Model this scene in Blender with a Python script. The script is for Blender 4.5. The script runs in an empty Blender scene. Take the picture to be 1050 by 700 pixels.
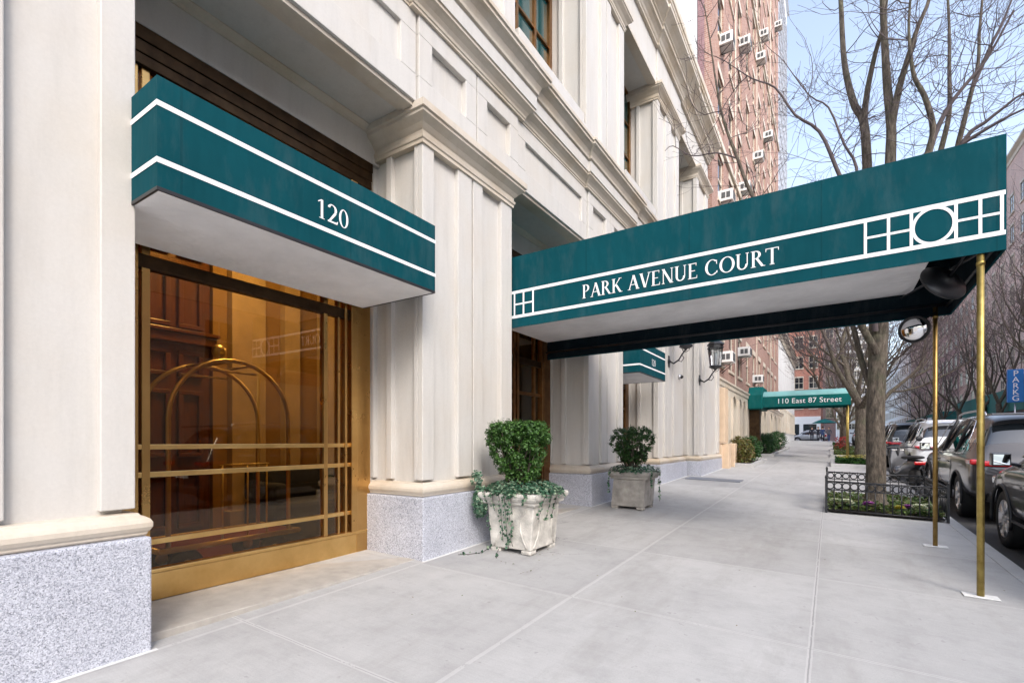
import bpy, math, random
from mathutils import Vector, Matrix, noise
random.seed(7)
R = math.radians
scene = bpy.context.scene
col = scene.collection
SY, SX = .02, -.027
def g(x, y):                       # height of the sloping pavement
    x = max(-8.0, min(1.57, x))
    if y <= 70: return SY*y + SX*x
    return SY*70 - .012*(y-70) + SX*x
ROADZ = -.14

# ---------------------------------------------------------------- materials
MATS = {}
class NT:
    def __init__(s, name):
        s.m = bpy.data.materials.new(name); s.m.use_nodes = True
        s.t = s.m.node_tree; s.t.nodes.clear()
        s.out = s.n('ShaderNodeOutputMaterial')
        MATS[name] = s.m
    def n(s, typ, **kw):
        nd = s.t.nodes.new(typ)
        for k, v in kw.items():
            if k.startswith('i_'): nd.inputs[k[2:].replace('_', ' ')].default_value = v
            else: setattr(nd, k, v)
        return nd
    def l(s, a, b): s.t.links.new(a, b)
    def coord(s, scale=(1,1,1), kind='Object'):
        tc = s.n('ShaderNodeTexCoord'); mp = s.n('ShaderNodeMapping')
        if kind == 'World':
            ge = s.n('ShaderNodeNewGeometry'); s.l(ge.outputs['Position'], mp.inputs[0])
        else: s.l(tc.outputs[kind], mp.inputs[0])
        mp.inputs['Scale'].default_value = scale
        return mp.outputs[0]
    def noise(s, vec, scale, detail=4, rough=.6):
        nd = s.n('ShaderNodeTexNoise'); nd.inputs['Scale'].default_value = scale
        nd.inputs['Detail'].default_value = detail; nd.inputs['Roughness'].default_value = rough
        s.l(vec, nd.inputs['Vector']); return nd.outputs['Fac']
    def ramp(s, fac, stops):
        nd = s.n('ShaderNodeValToRGB'); e = nd.color_ramp.elements
        while len(e) < len(stops): e.new(.5)
        for k, (p, c) in enumerate(stops):
            e[k].position = p; e[k].color = (c[0], c[1], c[2], 1) if len(c) == 3 else c
        s.l(fac, nd.inputs[0]); return nd.outputs[0]
    def mix(s, fac, a, b, mode='MIX'):
        nd = s.n('ShaderNodeMix', data_type='RGBA', blend_type=mode)
        for sock, v in ((nd.inputs['Factor'], fac), (nd.inputs['A'] if False else nd.inputs[6], a), (nd.inputs[7], b)):
            if isinstance(v, (int, float)): sock.default_value = v
            elif isinstance(v, (tuple, list)): sock.default_value = (v[0], v[1], v[2], 1)
            else: s.l(v, sock)
        return nd.outputs[2]
    def math(s, op, a, b=None, c=None):
        nd = s.n('ShaderNodeMath', operation=op)
        for k, v in enumerate((a, b, c)):
            if v is None: continue
            if isinstance(v, (int, float)): nd.inputs[k].default_value = v
            else: s.l(v, nd.inputs[k])
        return nd.outputs[0]
    def bump(s, h, strength=.3, dist=.01):
        nd = s.n('ShaderNodeBump'); nd.inputs['Strength'].default_value = strength
        nd.inputs['Distance'].default_value = dist; s.l(h, nd.inputs['Height']); return nd.outputs[0]
    def bsdf(s, color, rough=.6, metal=0, normal=None, **kw):
        b = s.n('ShaderNodeBsdfPrincipled')
        for nm, v in (('Base Color', color), ('Roughness', rough), ('Metallic', metal)):
            if isinstance(v, (int, float)): b.inputs[nm].default_value = v
            elif isinstance(v, (tuple, list)): b.inputs[nm].default_value = (v[0], v[1], v[2], 1)
            else: s.l(v, b.inputs[nm])
        if normal: s.l(normal, b.inputs['Normal'])
        for k, v in kw.items(): b.inputs[k.replace('_', ' ')].default_value = v
        s.l(b.outputs[0], s.out.inputs[0]); return b

def simple(name, color, rough=.6, metal=0, var=.12, nscale=6, bump=0, **kw):
    t = NT(name); v = t.coord(kind='World')
    f = t.noise(v, nscale, 5)
    c = t.ramp(f, [(.3, [x*(1-var) for x in color]), (.7, [min(1, x*(1+var)) for x in color])])
    nm = t.bump(t.noise(v, nscale*8, 3), bump, .01) if bump else None
    t.bsdf(c, rough, metal, nm, **kw); return t.m

def m_marble(name, base, warm, stain=.35):
    t = NT(name); v = t.coord((1, 1, .12), 'World'); v1 = t.coord((1, 1, 1), 'World')
    streak = t.noise(v, 9, 6, .65)
    cloud = t.noise(v1, 1.3, 4, .6)
    c = t.ramp(streak, [(.25, [x*.90 for x in base]), (.5, base), (.8, [min(1, x*1.04) for x in base])])
    c = t.mix(t.ramp(cloud, [(.45, (0,0,0)), (.75, (stain,)*3)]), c, warm)
    fine = t.noise(v1, 60, 4, .7)
    c = t.mix(.25, c, t.ramp(fine, [(.3, (.72,.72,.72)), (.7, (1,1,1))]), 'MULTIPLY')
    dirt = t.noise(t.coord((3, 3, .5), 'World'), 2.3, 7, .7)
    c = t.mix(t.ramp(dirt, [(.58, (0,0,0)), (.80, (.26,.26,.26))]), c, [x*.75 for x in warm])
    t.bsdf(c, .48, 0, t.bump(t.noise(v1, 35, 5), .12, .004), Specular_IOR_Level=.35); return t.m
m_marble('marble', (.565, .548, .52), (.52, .44, .34), .30)
m_marble('marble_moulding', (.58, .52, .44), (.44, .34, .22), .75)
m_marble('limestone', (.62, .56, .47), (.55, .42, .28), .5)

t = NT('granite'); v = t.coord(kind='World')
vo = t.n('ShaderNodeTexVoronoi'); vo.inputs['Scale'].default_value = 170; t.l(v, vo.inputs['Vector'])
spk = t.n('ShaderNodeSeparateColor'); t.l(vo.outputs['Color'], spk.inputs[0])
c = t.ramp(spk.outputs[0], [(.0, (.05,.055,.075)), (.12, (.16,.17,.20)), (.30, (.34,.36,.42)), (.6, (.50,.52,.60)), (.92, (.70,.72,.78))])
c = t.mix(.42, c, t.ramp(t.noise(v, 75, 5, .85), [(.36, (.10,.11,.14)), (.5, (.45,.47,.53)), (.64, (.72,.74,.80))]), 'MIX')
c = t.mix(.30, c, t.ramp(t.noise(v, 3.0, 6, .7), [(.35, (.55,.55,.58)), (.65, (1,1,1))]), 'MULTIPLY')
t.bsdf(c, .5, 0, t.bump(spk.outputs[1], .12, .002))

def m_concrete(name, slabs):
    t = NT(name); v = t.coord(kind='World')
    big = t.noise(v, .55, 6, .7); mid = t.noise(v, 4, 7, .72); fine = t.noise(v, 140, 3, .7)
    c = t.ramp(big, [(.3, (.42,.418,.415)), (.7, (.53,.528,.522))])
    c = t.mix(.55, c, t.ramp(mid, [(.25, (.62,.62,.62)), (.5, (.9,.9,.9)), (.75, (1.0,1.0,1.0))]), 'MULTIPLY')
    c = t.mix(.5, c, t.ramp(fine, [(.3, (.72,.72,.72)), (.7, (1,1,1))]), 'MULTIPLY')
    spots = t.noise(v, 16, 2, .5)
    c = t.mix(t.ramp(spots, [(.70, (0,0,0)), (.76, (.45,.45,.45))]), c, (.22,.215,.21))
    wat = t.noise(t.coord((1.0, .25, 1), 'World'), 1.7, 6, .75)
    c = t.mix(t.ramp(wat, [(.50, (0,0,0)), (.70, (.60,.60,.60))]), c, (.30,.292,.28))
    gum = t.n('ShaderNodeTexVoronoi'); gum.inputs['Scale'].default_value = 2.6; t.l(v, gum.inputs['Vector'])
    gs = t.n('ShaderNodeSeparateColor'); t.l(gum.outputs['Color'], gs.inputs[0])
    gm = t.math('MULTIPLY', t.math('LESS_THAN', gum.outputs['Distance'], t.math('MULTIPLY', gs.outputs[0], .055)), t.math('GREATER_THAN', gs.outputs[1], .45))
    c = t.mix(t.math('MULTIPLY', gm, .45), c, (.17,.165,.16))
    brush = t.noise(t.coord((1, 26, 1), 'World'), 3.5, 5, .7)
    c = t.mix(.22, c, t.ramp(brush, [(.35, (.72,.72,.72)), (.65, (1,1,1))]), 'MULTIPLY')
    wv = t.coord(kind='World'); ck = t.n('ShaderNodeTexVoronoi', feature='DISTANCE_TO_EDGE'); ck.inputs['Scale'].default_value = .33
    dist = t.n('ShaderNodeVectorMath', operation='ADD'); nz = t.n('ShaderNodeTexNoise'); nz.inputs['Scale'].default_value = 2.2; nz.inputs['Detail'].default_value = 6; t.l(v, nz.inputs['Vector'])
    t.l(wv, dist.inputs[0]); t.l(nz.outputs['Color'], dist.inputs[1]); t.l(dist.outputs[0], ck.inputs['Vector'])
    crk = t.math('MULTIPLY', t.math('LESS_THAN', ck.outputs['Distance'], .0016), t.math('GREATER_THAN', t.noise(v, .45, 2), .55))
    c = t.mix(t.math('MULTIPLY', crk, .5), c, (.14,.14,.14))
    h = fine
    if slabs:
        sx = t.n('ShaderNodeSeparateXYZ'); t.l(v, sx.inputs[0])
        wob = t.math('MULTIPLY', t.math('SUBTRACT', t.noise(v, 5, 3), .5), .012)
        X_ = t.math('ADD', sx.outputs[0], wob); Y_ = t.math('ADD', sx.outputs[1], wob)
        # per-slab tone
        fx = t.math('FLOOR', t.math('DIVIDE', t.math('ADD', X_, .10), 1.60)); fy = t.math('FLOOR', t.math('DIVIDE', t.math('SUBTRACT', Y_, .11), 1.69))
        cmb = t.n('ShaderNodeCombineXYZ'); t.l(fx, cmb.inputs[0]); t.l(fy, cmb.inputs[1])
        wn = t.n('ShaderNodeTexWhiteNoise'); t.l(cmb.outputs[0], wn.inputs[0])
        c = t.mix(.75, c, t.ramp(wn.outputs[0], [(0, (.80,.80,.80)), (.5, (.93,.925,.915)), (1, (1.0,1.0,1.0))]), 'MULTIPLY')
        grime = t.math('MULTIPLY', t.math('SUBTRACT', 1, t.math('MINIMUM', 1, t.math('MULTIPLY', t.math('MINIMUM', t.math('ABSOLUTE', t.math('SUBTRACT', t.math('FLOORED_MODULO', t.math('ADD', X_, .90), 1.60), .8)), t.math('ABSOLUTE', t.math('SUBTRACT', t.math('FLOORED_MODULO', t.math('ADD', Y_, .735), 1.69), .845))), 9))), t.noise(v, 3, 5, .7))
        c = t.mix(t.math('MULTIPLY', grime, .35), c, (.26,.255,.25))
        dx = t.math('ABSOLUTE', t.math('SUBTRACT', t.math('FLOORED_MODULO', t.math('ADD', X_, .10+.8), 1.60), .8))
        dy = t.math('ABSOLUTE', t.math('SUBTRACT', t.math('FLOORED_MODULO', t.math('SUBTRACT', Y_, .11-.845), 1.69), .845))
        dm = t.math('MINIMUM', dx, dy)
        brk = t.noise(v, 7, 4, .7)
        pale = t.math('MULTIPLY', t.math('LESS_THAN', dm, .015), t.math('GREATER_THAN', brk, .36))
        dark = t.math('MULTIPLY', t.math('LESS_THAN', t.math('MINIMUM', t.math('ABSOLUTE', t.math('ADD', X_, .1)), t.math('ADD', dy, .0022)), .0045), t.math('GREATER_THAN', brk, .40))
        c = t.mix(t.math('MULTIPLY', pale, .28), c, (.62,.61,.60))
        c = t.mix(t.math('MULTIPLY', dark, .6), c, (.16,.16,.16))
        h = t.math('SUBTRACT', fine, t.math('MULTIPLY', dark, 3))
    t.bsdf(c, .82, 0, t.bump(h, .25, .003)); return t.m
m_concrete('paving', True); m_concrete('concrete', False)

t = NT('asphalt'); v = t.coord(kind='World')
c = t.ramp(t.noise(v, 80, 5, .8), [(.3, (.03,.03,.032)), (.7, (.085,.085,.088))])
c = t.mix(.5, c, t.ramp(t.noise(v, .8, 5), [(.35, (.6,.6,.6)), (.65, (1,1,1))]), 'MULTIPLY')
t.bsdf(c, .8, 0, t.bump(t.noise(v, 120, 3), .4, .005))

simple('threshold', (.38,.355,.32), .7, var=.14, nscale=7, bump=.2)
simple('caulk', (.62,.62,.61), .8, var=.12, nscale=30)
simple('steel_grate', (.20,.22,.26), .5, .4, var=.2, nscale=60)

def m_metal(name, c0, c1, rough, nscale=5, stretch=(1,1,1)):
    t = NT(name); v = t.coord(stretch, 'World'); f = t.noise(v, nscale, 5, .65)
    c = t.ramp(f, [(.3, c0), (.7, c1)])
    r = t.ramp(t.noise(v, nscale*3, 4), [(.3, (rough*.85,)*3), (.7, (rough*1.2,)*3)])
    t.bsdf(c, r, 1.0, t.bump(t.noise(v, nscale*4, 2), .02, .001)); return t.m
m_metal('brass', (.50,.29,.10), (.62,.38,.14), .30, 2)
m_metal('brass_plate', (.62,.38,.13), (.80,.54,.22), .36, 3)
m_metal('bronze', (.16,.075,.03), (.30,.155,.06), .35)
m_metal('dark_bronze', (.035,.022,.014), (.09,.055,.03), .4)
m_metal('cart_brass', (.78,.66,.36), (.92,.82,.52), .36)
m_metal('pole_brass', (.26,.19,.055), (.50,.39,.14), .45, 9)
m_metal('old_pole_brass', (.24,.15,.05), (.42,.28,.10), .45, 9)
m_metal('steel', (.5,.5,.52), (.7,.7,.72), .3)

def m_fabric(name, base, rough=.75, seams=.30):
    t = NT(name); v = t.coord(kind='World')
    weave = t.noise(v, 420, 2, .5)
    ge = t.n('ShaderNodeNewGeometry'); sp = t.n('ShaderNodeSeparateXYZ'); t.l(ge.outputs['Position'], sp.inputs[0])
    sm_ = t.math('LESS_THAN', t.math('ABSOLUTE', t.math('SUBTRACT', t.math('FLOORED_MODULO', t.math('ADD', sp.outputs[0], t.math('MULTIPLY', sp.outputs[1], 1.0)), 1.17), .585)), .007)
    c = t.ramp(t.noise(v, 1.6, 5), [(.3, [x*.88 for x in base]), (.7, [x*1.1 for x in base])])
    c = t.mix(.3, c, t.ramp(weave, [(.3, (.7,.7,.7)), (.7, (1,1,1))]), 'MULTIPLY')
    c = t.mix(t.math('MULTIPLY', sm_, seams), c, [x*.45 for x in base])
    fade = t.noise(t.coord((1, 1, .3), 'World'), 5, 6, .7)
    c = t.mix(t.ramp(fade, [(.5, (0,0,0)), (.8, (.22,.22,.22))]), c, [x*.6+.10 for x in base])
    wr_ = t.math('ADD', t.math('MULTIPLY', t.noise(t.coord((1, 1, .35), 'World'), 3.2, 3), 1.0), t.math('MULTIPLY', sm_, .12 if seams else 0))
    t.bsdf(c, rough, 0, t.bump(wr_, .55, .05), Specular_IOR_Level=.12); return t.m
m_fabric('teal_canvas', (.0010, .056, .072), .85)
m_fabric('shaded_canvas', (.004, .012, .018), .8)  # teal canopy cloth with the shade inside it put into the colour
m_fabric('soffit_cloth', (.86, .86, .87), .7, 0)
m_fabric('green_canvas', (.003, .115, .11), .6)
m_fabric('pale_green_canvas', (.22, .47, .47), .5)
simple('white_paint', (.82,.83,.84), .6, var=.03)
simple('black_iron', (.012,.013,.016), .38, 0, var=.3, nscale=20, bump=.1)
simple('planter_stone', (.50,.48,.44), .88, var=.42, nscale=7, bump=.8)
simple('planter_concrete', (.33,.31,.28), .9, var=.3, nscale=7, bump=.6)
simple('soil', (.035,.025,.018), .95, var=.4, nscale=40, bump=1)
simple('tan_stone', (.58,.44,.31), .7, var=.1, nscale=3)
simple('ac_white', (.70,.70,.69), .5, var=.08)
simple('ac_dark', (.07,.075,.08), .6, var=.2, nscale=40)
simple('white_stucco', (.62,.63,.64), .8, var=.1, nscale=1)
simple('roof_tar', (.12,.12,.12), .9)
simple('hoarding_green', (.006,.13,.12), .6, var=.1)
simple('sign_blue', (.01,.16,.50), .4, var=.05)
simple('rubber', (.012,.012,.013), .7, var=.2, nscale=30)
simple('car_trim', (.015,.015,.017), .45, var=.1)
simple('chrome', (.75,.75,.77), .12, 1.0, var=.03)
simple('tail_red', (.50,.006,.010), .15, var=.1, Coat_Weight=1.0)
simple('amber', (.85,.45,.02), .3, var=.05)
simple('headlamp', (.55,.58,.62), .08, .5, var=.05, Coat_Weight=1.0)
simple('skin', (.55,.33,.24), .6, var=.05)
simple('dark_cloth', (.02,.022,.035), .85, var=.2, nscale=20)
simple('grey_cloth', (.12,.12,.14), .85, var=.2, nscale=20)
simple('blue_cloth', (.03,.06,.16), .85, var=.2, nscale=20)
simple('red_cloth', (.4,.03,.04), .85, var=.2, nscale=20)
simple('hair', (.03,.02,.015), .7)
simple('rug_red', (.16,.025,.03), .95, var=.25, nscale=30)
simple('lobby_floor', (.05,.045,.045), .2, var=.4, nscale=5)
simple('lobby_wall', (.34,.23,.10), .6, var=.08, nscale=3)
simple('lobby_stone', (.50,.42,.31), .45, var=.15, nscale=4)
simple('lobby_blue', (.03,.045,.11), .8, var=.1)

def paint(name, c, flake=.25, metal=.35):
    t = NT(name); v = t.coord(kind='World')
    t.bsdf(t.ramp(t.noise(v, 300, 2), [(.3, [x*(1-flake) for x in c]), (.7, [x*(1+flake) for x in c])]), .32, metal, None, Coat_Weight=1.0, Coat_Roughness=.04)
paint('paint_graphite', (.055,.052,.054)); paint('paint_black', (.022,.023,.028)); paint('paint_white', (.86,.87,.88), .01, 0)
paint('paint_silver', (.42,.43,.45)); paint('paint_yellow', (.75,.45,.02), .05); paint('paint_red', (.35,.02,.02)); paint('paint_blue', (.03,.07,.18))

t = NT('wood'); v = t.coord((1, 1, .15), 'World')
t.bsdf(t.ramp(t.noise(v, 22, 6, .7), [(.3, (.07,.022,.008)), (.7, (.17,.06,.022))]), .3, 0, None, Coat_Weight=.4)

def m_glass(name, tint, refl, gloss_rough=.0, gcol=(1,1,1)):
    t = NT(name)
    tr = t.n('ShaderNodeBsdfTransparent'); tr.inputs[0].default_value = (*tint, 1)
    gl = t.n('ShaderNodeBsdfGlossy'); gl.inputs['Roughness'].default_value = gloss_rough; gl.inputs[0].default_value = (*gcol, 1)
    fr = t.n('ShaderNodeFresnel'); fr.inputs[0].default_value = 1.5
    v = t.coord(kind='World')
    bm_ = t.bump(t.noise(v, 1.1, 2), .05, .02)
    t.l(bm_, gl.inputs['Normal'])
    f = t.math('MAXIMUM', t.math('ADD', fr.outputs[0], refl), 0)
    mx = t.n('ShaderNodeMixShader'); t.l(f, mx.inputs[0]); t.l(tr.outputs[0], mx.inputs[1]); t.l(gl.outputs[0], mx.inputs[2])
    t.l(mx.outputs[0], t.out.inputs[0]); return t.m
m_glass('entry_glass', (.74,.58,.34), -.005, 0, (1,.95,.88))
m_glass('lamp_glass', (.85,.88,.9), .08)
t = NT('window_glass'); v = t.coord(kind='World')
t.bsdf((.012,.02,.024), .05, 0, t.bump(t.noise(v, 1.5, 2), .08, .03), Specular_IOR_Level=.9)
t = NT('teal_window'); t.bsdf((.012,.06,.065), .06, 0, None, Specular_IOR_Level=.8)
t = NT('car_glass'); v = t.coord(kind='World'); t.bsdf((.010,.013,.016), .02, 0, None, Specular_IOR_Level=1.0, Coat_Weight=1.0, Coat_Roughness=.01)
t = NT('mirror'); t.bsdf((.85,.86,.88), .02, 1.0)
t = NT('lamp_light'); e = t.n('ShaderNodeEmission'); e.inputs[0].default_value = (1,.80,.50,1); e.inputs[1].default_value = 24; t.l(e.outputs[0], t.out.inputs[0])

def m_brick(name, c1, c2, mortar, horiz='Y'):
    t = NT(name); ge = t.n('ShaderNodeNewGeometry'); sp = t.n('ShaderNodeSeparateXYZ'); t.l(ge.outputs['Position'], sp.inputs[0])
    cb = t.n('ShaderNodeCombineXYZ'); t.l(t.math('ADD', sp.outputs[0], sp.outputs[1]), cb.inputs[0]); t.l(sp.outputs[2], cb.inputs[1])
    br = t.n('ShaderNodeTexBrick'); t.l(cb.outputs[0], br.inputs['Vector'])
    br.inputs['Scale'].default_value = 1; br.inputs['Brick Width'].default_value = .22; br.inputs['Row Height'].default_value = .075
    br.inputs['Mortar Size'].default_value = .006
    for k, v_ in (('Color1', c1), ('Color2', c2), ('Mortar', mortar)): br.inputs[k].default_value = (*v_, 1)
    v = t.coord((1,1,.25), 'World')
    c = t.mix(.6, br.outputs['Color'], t.ramp(t.noise(v, .8, 7, .7), [(.3, (.62,.60,.62)), (.7, (1,1,1))]), 'MULTIPLY')
    t.bsdf(c, .85, 0, t.bump(br.outputs['Fac'], -.3, .005)); return t.m
m_brick('pink_brick', (.28,.150,.115), (.38,.225,.18), (.46,.38,.33))
m_brick('shaded_brick', (.20,.10,.11), (.29,.16,.17), (.30,.24,.24))  # tower brick with the side wall's shadow put into the colour
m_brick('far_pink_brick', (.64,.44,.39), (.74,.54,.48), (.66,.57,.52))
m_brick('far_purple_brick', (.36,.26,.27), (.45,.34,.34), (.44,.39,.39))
m_brick('red_brick', (.46,.16,.11), (.52,.22,.15), (.45,.36,.30))

def m_leaf(name, cols, rough=.45, trans=.25):
    t = NT(name); ge = t.n('ShaderNodeNewGeometry')
    c = t.ramp(ge.outputs['Random Per Island'], [(i/(len(cols)-1), cc) for i, cc in enumerate(cols)])
    b = t.n('ShaderNodeBsdfPrincipled'); t.l(c, b.inputs['Base Color']); b.inputs['Roughness'].default_value = rough
    tl = t.n('ShaderNodeBsdfTranslucent'); t.l(c, tl.inputs[0])
    mx = t.n('ShaderNodeMixShader'); mx.inputs[0].default_value = trans
    t.l(b.outputs[0], mx.inputs[1]); t.l(tl.outputs[0], mx.inputs[2]); t.l(mx.outputs[0], t.out.inputs[0])
m_leaf('box_leaf', [(.018,.055,.010), (.035,.10,.016), (.06,.15,.025), (.09,.19,.04)])
m_leaf('dark_leaf', [(.014,.042,.010), (.030,.085,.018), (.055,.13,.028)])
m_leaf('ivy_leaf', [(.012,.05,.025), (.03,.10,.05), (.08,.16,.10), (.30,.38,.26)])
m_leaf('bed_leaf', [(.03,.07,.015), (.07,.13,.025), (.14,.19,.05), (.10,.06,.03)])
m_leaf('hedge_leaf', [(.010,.045,.010), (.02,.08,.014), (.04,.12,.02)])
m_leaf('bronze_leaf', [(.10,.06,.02), (.16,.11,.03), (.08,.12,.02), (.20,.17,.05)])
m_leaf('cream_petal', [(.55,.60,.36), (.70,.70,.55), (.42,.50,.25)])
m_leaf('purple_petal', [(.30,.06,.32), (.45,.12,.42), (.20,.05,.20)])
m_leaf('yellow_petal', [(.65,.50,.06), (.55,.60,.10)])
m_leaf('red_leaf', [(.30,.03,.03), (.40,.06,.05)])
t = NT('bark'); v = t.coord((1,1,.22), 'World'); f = t.noise(v, 26, 6, .75)
c = t.ramp(f, [(.34, (.022,.018,.015)), (.5, (.085,.068,.052)), (.70, (.19,.160,.125))])
c = t.mix(t.ramp(t.noise(t.coord(kind='World'), 3, 4), [(.5, (0,0,0)), (.7, (.35,.35,.35))]), c, (.10,.12,.06))
t.bsdf(c, .9, 0, t.bump(f, .9, .02))
simple('twig', (.085,.066,.068), .85, var=.25, nscale=5)

# ---------------------------------------------------------------- mesh helpers
def root_of(o):
    while o.parent: o = o.parent
    return o
class MB:
    def __init__(s): s.v = []; s.f = []; s.mi = []; s.sm = []; s.marks = []
    def add(s, vs, fs, mi=0, smooth=False, M=None):
        b = len(s.v); s.marks.append((b, len(s.f)))
        for p in vs:
            p = Vector(p)
            s.v.append(M @ p if M else p)
        for f in fs: s.f.append([b+i for i in f]); s.mi.append(mi); s.sm.append(smooth)
        return s
    def box(s, x0, x1, y0, y1, z0, z1, mi=0, M=None):
        x0, x1 = min(x0,x1), max(x0,x1); y0, y1 = min(y0,y1), max(y0,y1); z0, z1 = min(z0,z1), max(z0,z1)
        vs = [(x,y,z) for z in (z0,z1) for x,y in ((x0,y0),(x1,y0),(x1,y1),(x0,y1))]
        return s.add(vs, [(3,2,1,0),(4,5,6,7),(0,1,5,4),(1,2,6,5),(2,3,7,6),(3,0,4,7)], mi, False, M)
    def poly(s, pts, mi=0, M=None): return s.add(pts, [tuple(range(len(pts)))], mi, False, M)
    def prism(s, pts, n, mi=0, M=None):      # pts polygon, extruded by vector n
        k = len(pts); n = Vector(n)
        vs = [Vector(p) for p in pts] + [Vector(p)+n for p in pts]
        fs = [tuple(reversed(range(k))), tuple(range(k, 2*k))] + [(i, (i+1)%k, k+(i+1)%k, k+i) for i in range(k)]
        return s.add(vs, fs, mi, False, M)
    def tube(s, path, rad, segs=8, mi=0, caps=True, M=None, smooth=True):
        path = [Vector(p) for p in path]
        if isinstance(rad, (int, float)): rad = [rad]*len(path)
        vs = []; up = None
        for i, p in enumerate(path):
            a = path[max(0, i-1)]; b = path[min(len(path)-1, i+1)]
            d = (b-a); d = d.normalized() if d.length > 1e-9 else Vector((0,0,1))
            if up is None:
                up = Vector((1,0,0)) if abs(d.x) < .8 else Vector((0,1,0))
            u = (up - d*up.dot(d))
            u = u.normalized() if u.length > 1e-6 else d.orthogonal().normalized()
            up = u; w = d.cross(u)
            for k in range(segs):
                an = 2*math.pi*k/segs; vs.append(p + (u*math.cos(an) + w*math.sin(an))*rad[i])
        fs = []
        for i in range(len(path)-1):
            for k in range(segs):
                fs.append((i*segs+k, i*segs+(k+1)%segs, (i+1)*segs+(k+1)%segs, (i+1)*segs+k))
        if caps:
            fs.append(tuple(reversed(range(segs)))); fs.append(tuple(range((len(path)-1)*segs, len(path)*segs)))
        return s.add(vs, fs, mi, smooth, M)
    def lathe(s, prof, segs=24, mi=0, M=None, smooth=True):   # prof (r,z) around z
        vs = []; fs = []
        for r, z in prof:
            for k in range(segs):
                a = 2*math.pi*k/segs; vs.append((r*math.cos(a), r*math.sin(a), z))
        for i in range(len(prof)-1):
            for k in range(segs): fs.append((i*segs+k, i*segs+(k+1)%segs, (i+1)*segs+(k+1)%segs, (i+1)*segs+k))
        fs.append(tuple(reversed(range(segs)))); fs.append(tuple(range((len(prof)-1)*segs, len(prof)*segs)))
        return s.add(vs, fs, mi, smooth, M)
    def sweep(s, prof, path, mi=0, closed=False, side=1, smooth=False):
        # prof list (out, z) bottom to top; path 2D points; out is to the right of travel * side
        n = len(path); P = [Vector((p[0], p[1])) for p in path]; off = []
        for i in range(n):
            if closed: a, b, c = P[i-1], P[i], P[(i+1) % n]
            else: a, b, c = P[max(0,i-1)], P[i], P[min(n-1,i+1)]
            d1 = (b-a) if (b-a).length > 1e-9 else (c-b); d2 = (c-b) if (c-b).length > 1e-9 else (b-a)
            n1 = Vector((d1.y, -d1.x)).normalized()*side; n2 = Vector((d2.y, -d2.x)).normalized()*side
            m = n1+n2; m = m/ max(.3, m.dot(n1)) if m.length > 1e-6 else n1
            off.append(m)
        vs = []
        for i in range(n):
            for o, z in prof: q = P[i] + off[i]*o; vs.append((q.x, q.y, z))
        k = len(prof); fs = []
        for i in range(n if closed else n-1):
            j = (i+1) % n
            for q in range(k-1): fs.append((i*k+q, j*k+q, j*k+q+1, i*k+q+1))
        if not closed:
            fs.append(tuple(range(k))); fs.append(tuple(reversed(range((n-1)*k, n*k))))
        return s.add(vs, fs, mi, smooth)
    def each(s, name, mats, parent=None, **kw):          # every piece added becomes a part of its own
        mk = s.marks + [(len(s.v), len(s.f))]; out = []
        for (v0, f0), (v1, f1) in zip(mk[:-1], mk[1:]):
            m = MB(); m.v = s.v[v0:v1]; m.f = [[i-v0 for i in f] for f in s.f[f0:f1]]; m.mi = s.mi[f0:f1]; m.sm = s.sm[f0:f1]
            out.append(m.build(name, mats, parent, **kw))
        return out
    def build(s, name, mats, parent=None, bevel=0, smooth=None, segs=2, zup=True):
        if isinstance(mats, str): mats = [mats]
        base = Vector((0,0,0))
        if parent is not None: base = root_of(parent).location.copy()
        elif s.v:
            xs = [p.x for p in s.v]; ys = [p.y for p in s.v]; zs = [p.z for p in s.v]
            base = Vector(((min(xs)+max(xs))/2, (min(ys)+max(ys))/2, min(zs)))
        me = bpy.data.meshes.new(name)
        me.from_pydata([tuple(p-base) for p in s.v], [], s.f)
        for m in mats: me.materials.append(MATS[m])
        me.polygons.foreach_set('material_index', s.mi)
        me.polygons.foreach_set('use_smooth', s.sm if smooth is None else [smooth]*len(s.f))
        me.update()
        o = bpy.data.objects.new(name, me); col.objects.link(o)
        if parent is not None: o.parent = parent
        else: o.location = base
        if bevel:
            b = o.modifiers.new('bevel', 'BEVEL'); b.width = bevel; b.segments = segs; b.limit_method = 'ANGLE'; b.angle_limit = R(40)
            b.harden_normals = False
        return o
def tag(o, label, cat, group=None, kind=None):
    if label: o['label'] = label
    if cat: o['category'] = cat
    if group: o['group'] = group
    if kind: o['kind'] = kind
    return o
def thing(name, loc, label, cat, group=None, rz=0):
    o = bpy.data.objects.new(name, None); col.objects.link(o); o.location = loc; o.rotation_euler = (0,0,rz)
    o.empty_display_size = .2
    return tag(o, label, cat, group)
def structure(o): o['kind'] = 'structure'; return o
def copy_tree(o, parent=None):
    c = o.copy(); col.objects.link(c)
    if parent is not None: c.parent = parent
    for ch in [x for x in bpy.data.objects if x.parent == o]: copy_tree(ch, c)
    return c
def Mrot(loc, z_dir, spin=0):
    q = Vector(z_dir).normalized().to_track_quat('Z', 'Y')
    return Matrix.Translation(loc) @ q.to_matrix().to_4x4() @ Matrix.Rotation(spin, 4, 'Z')

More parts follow.
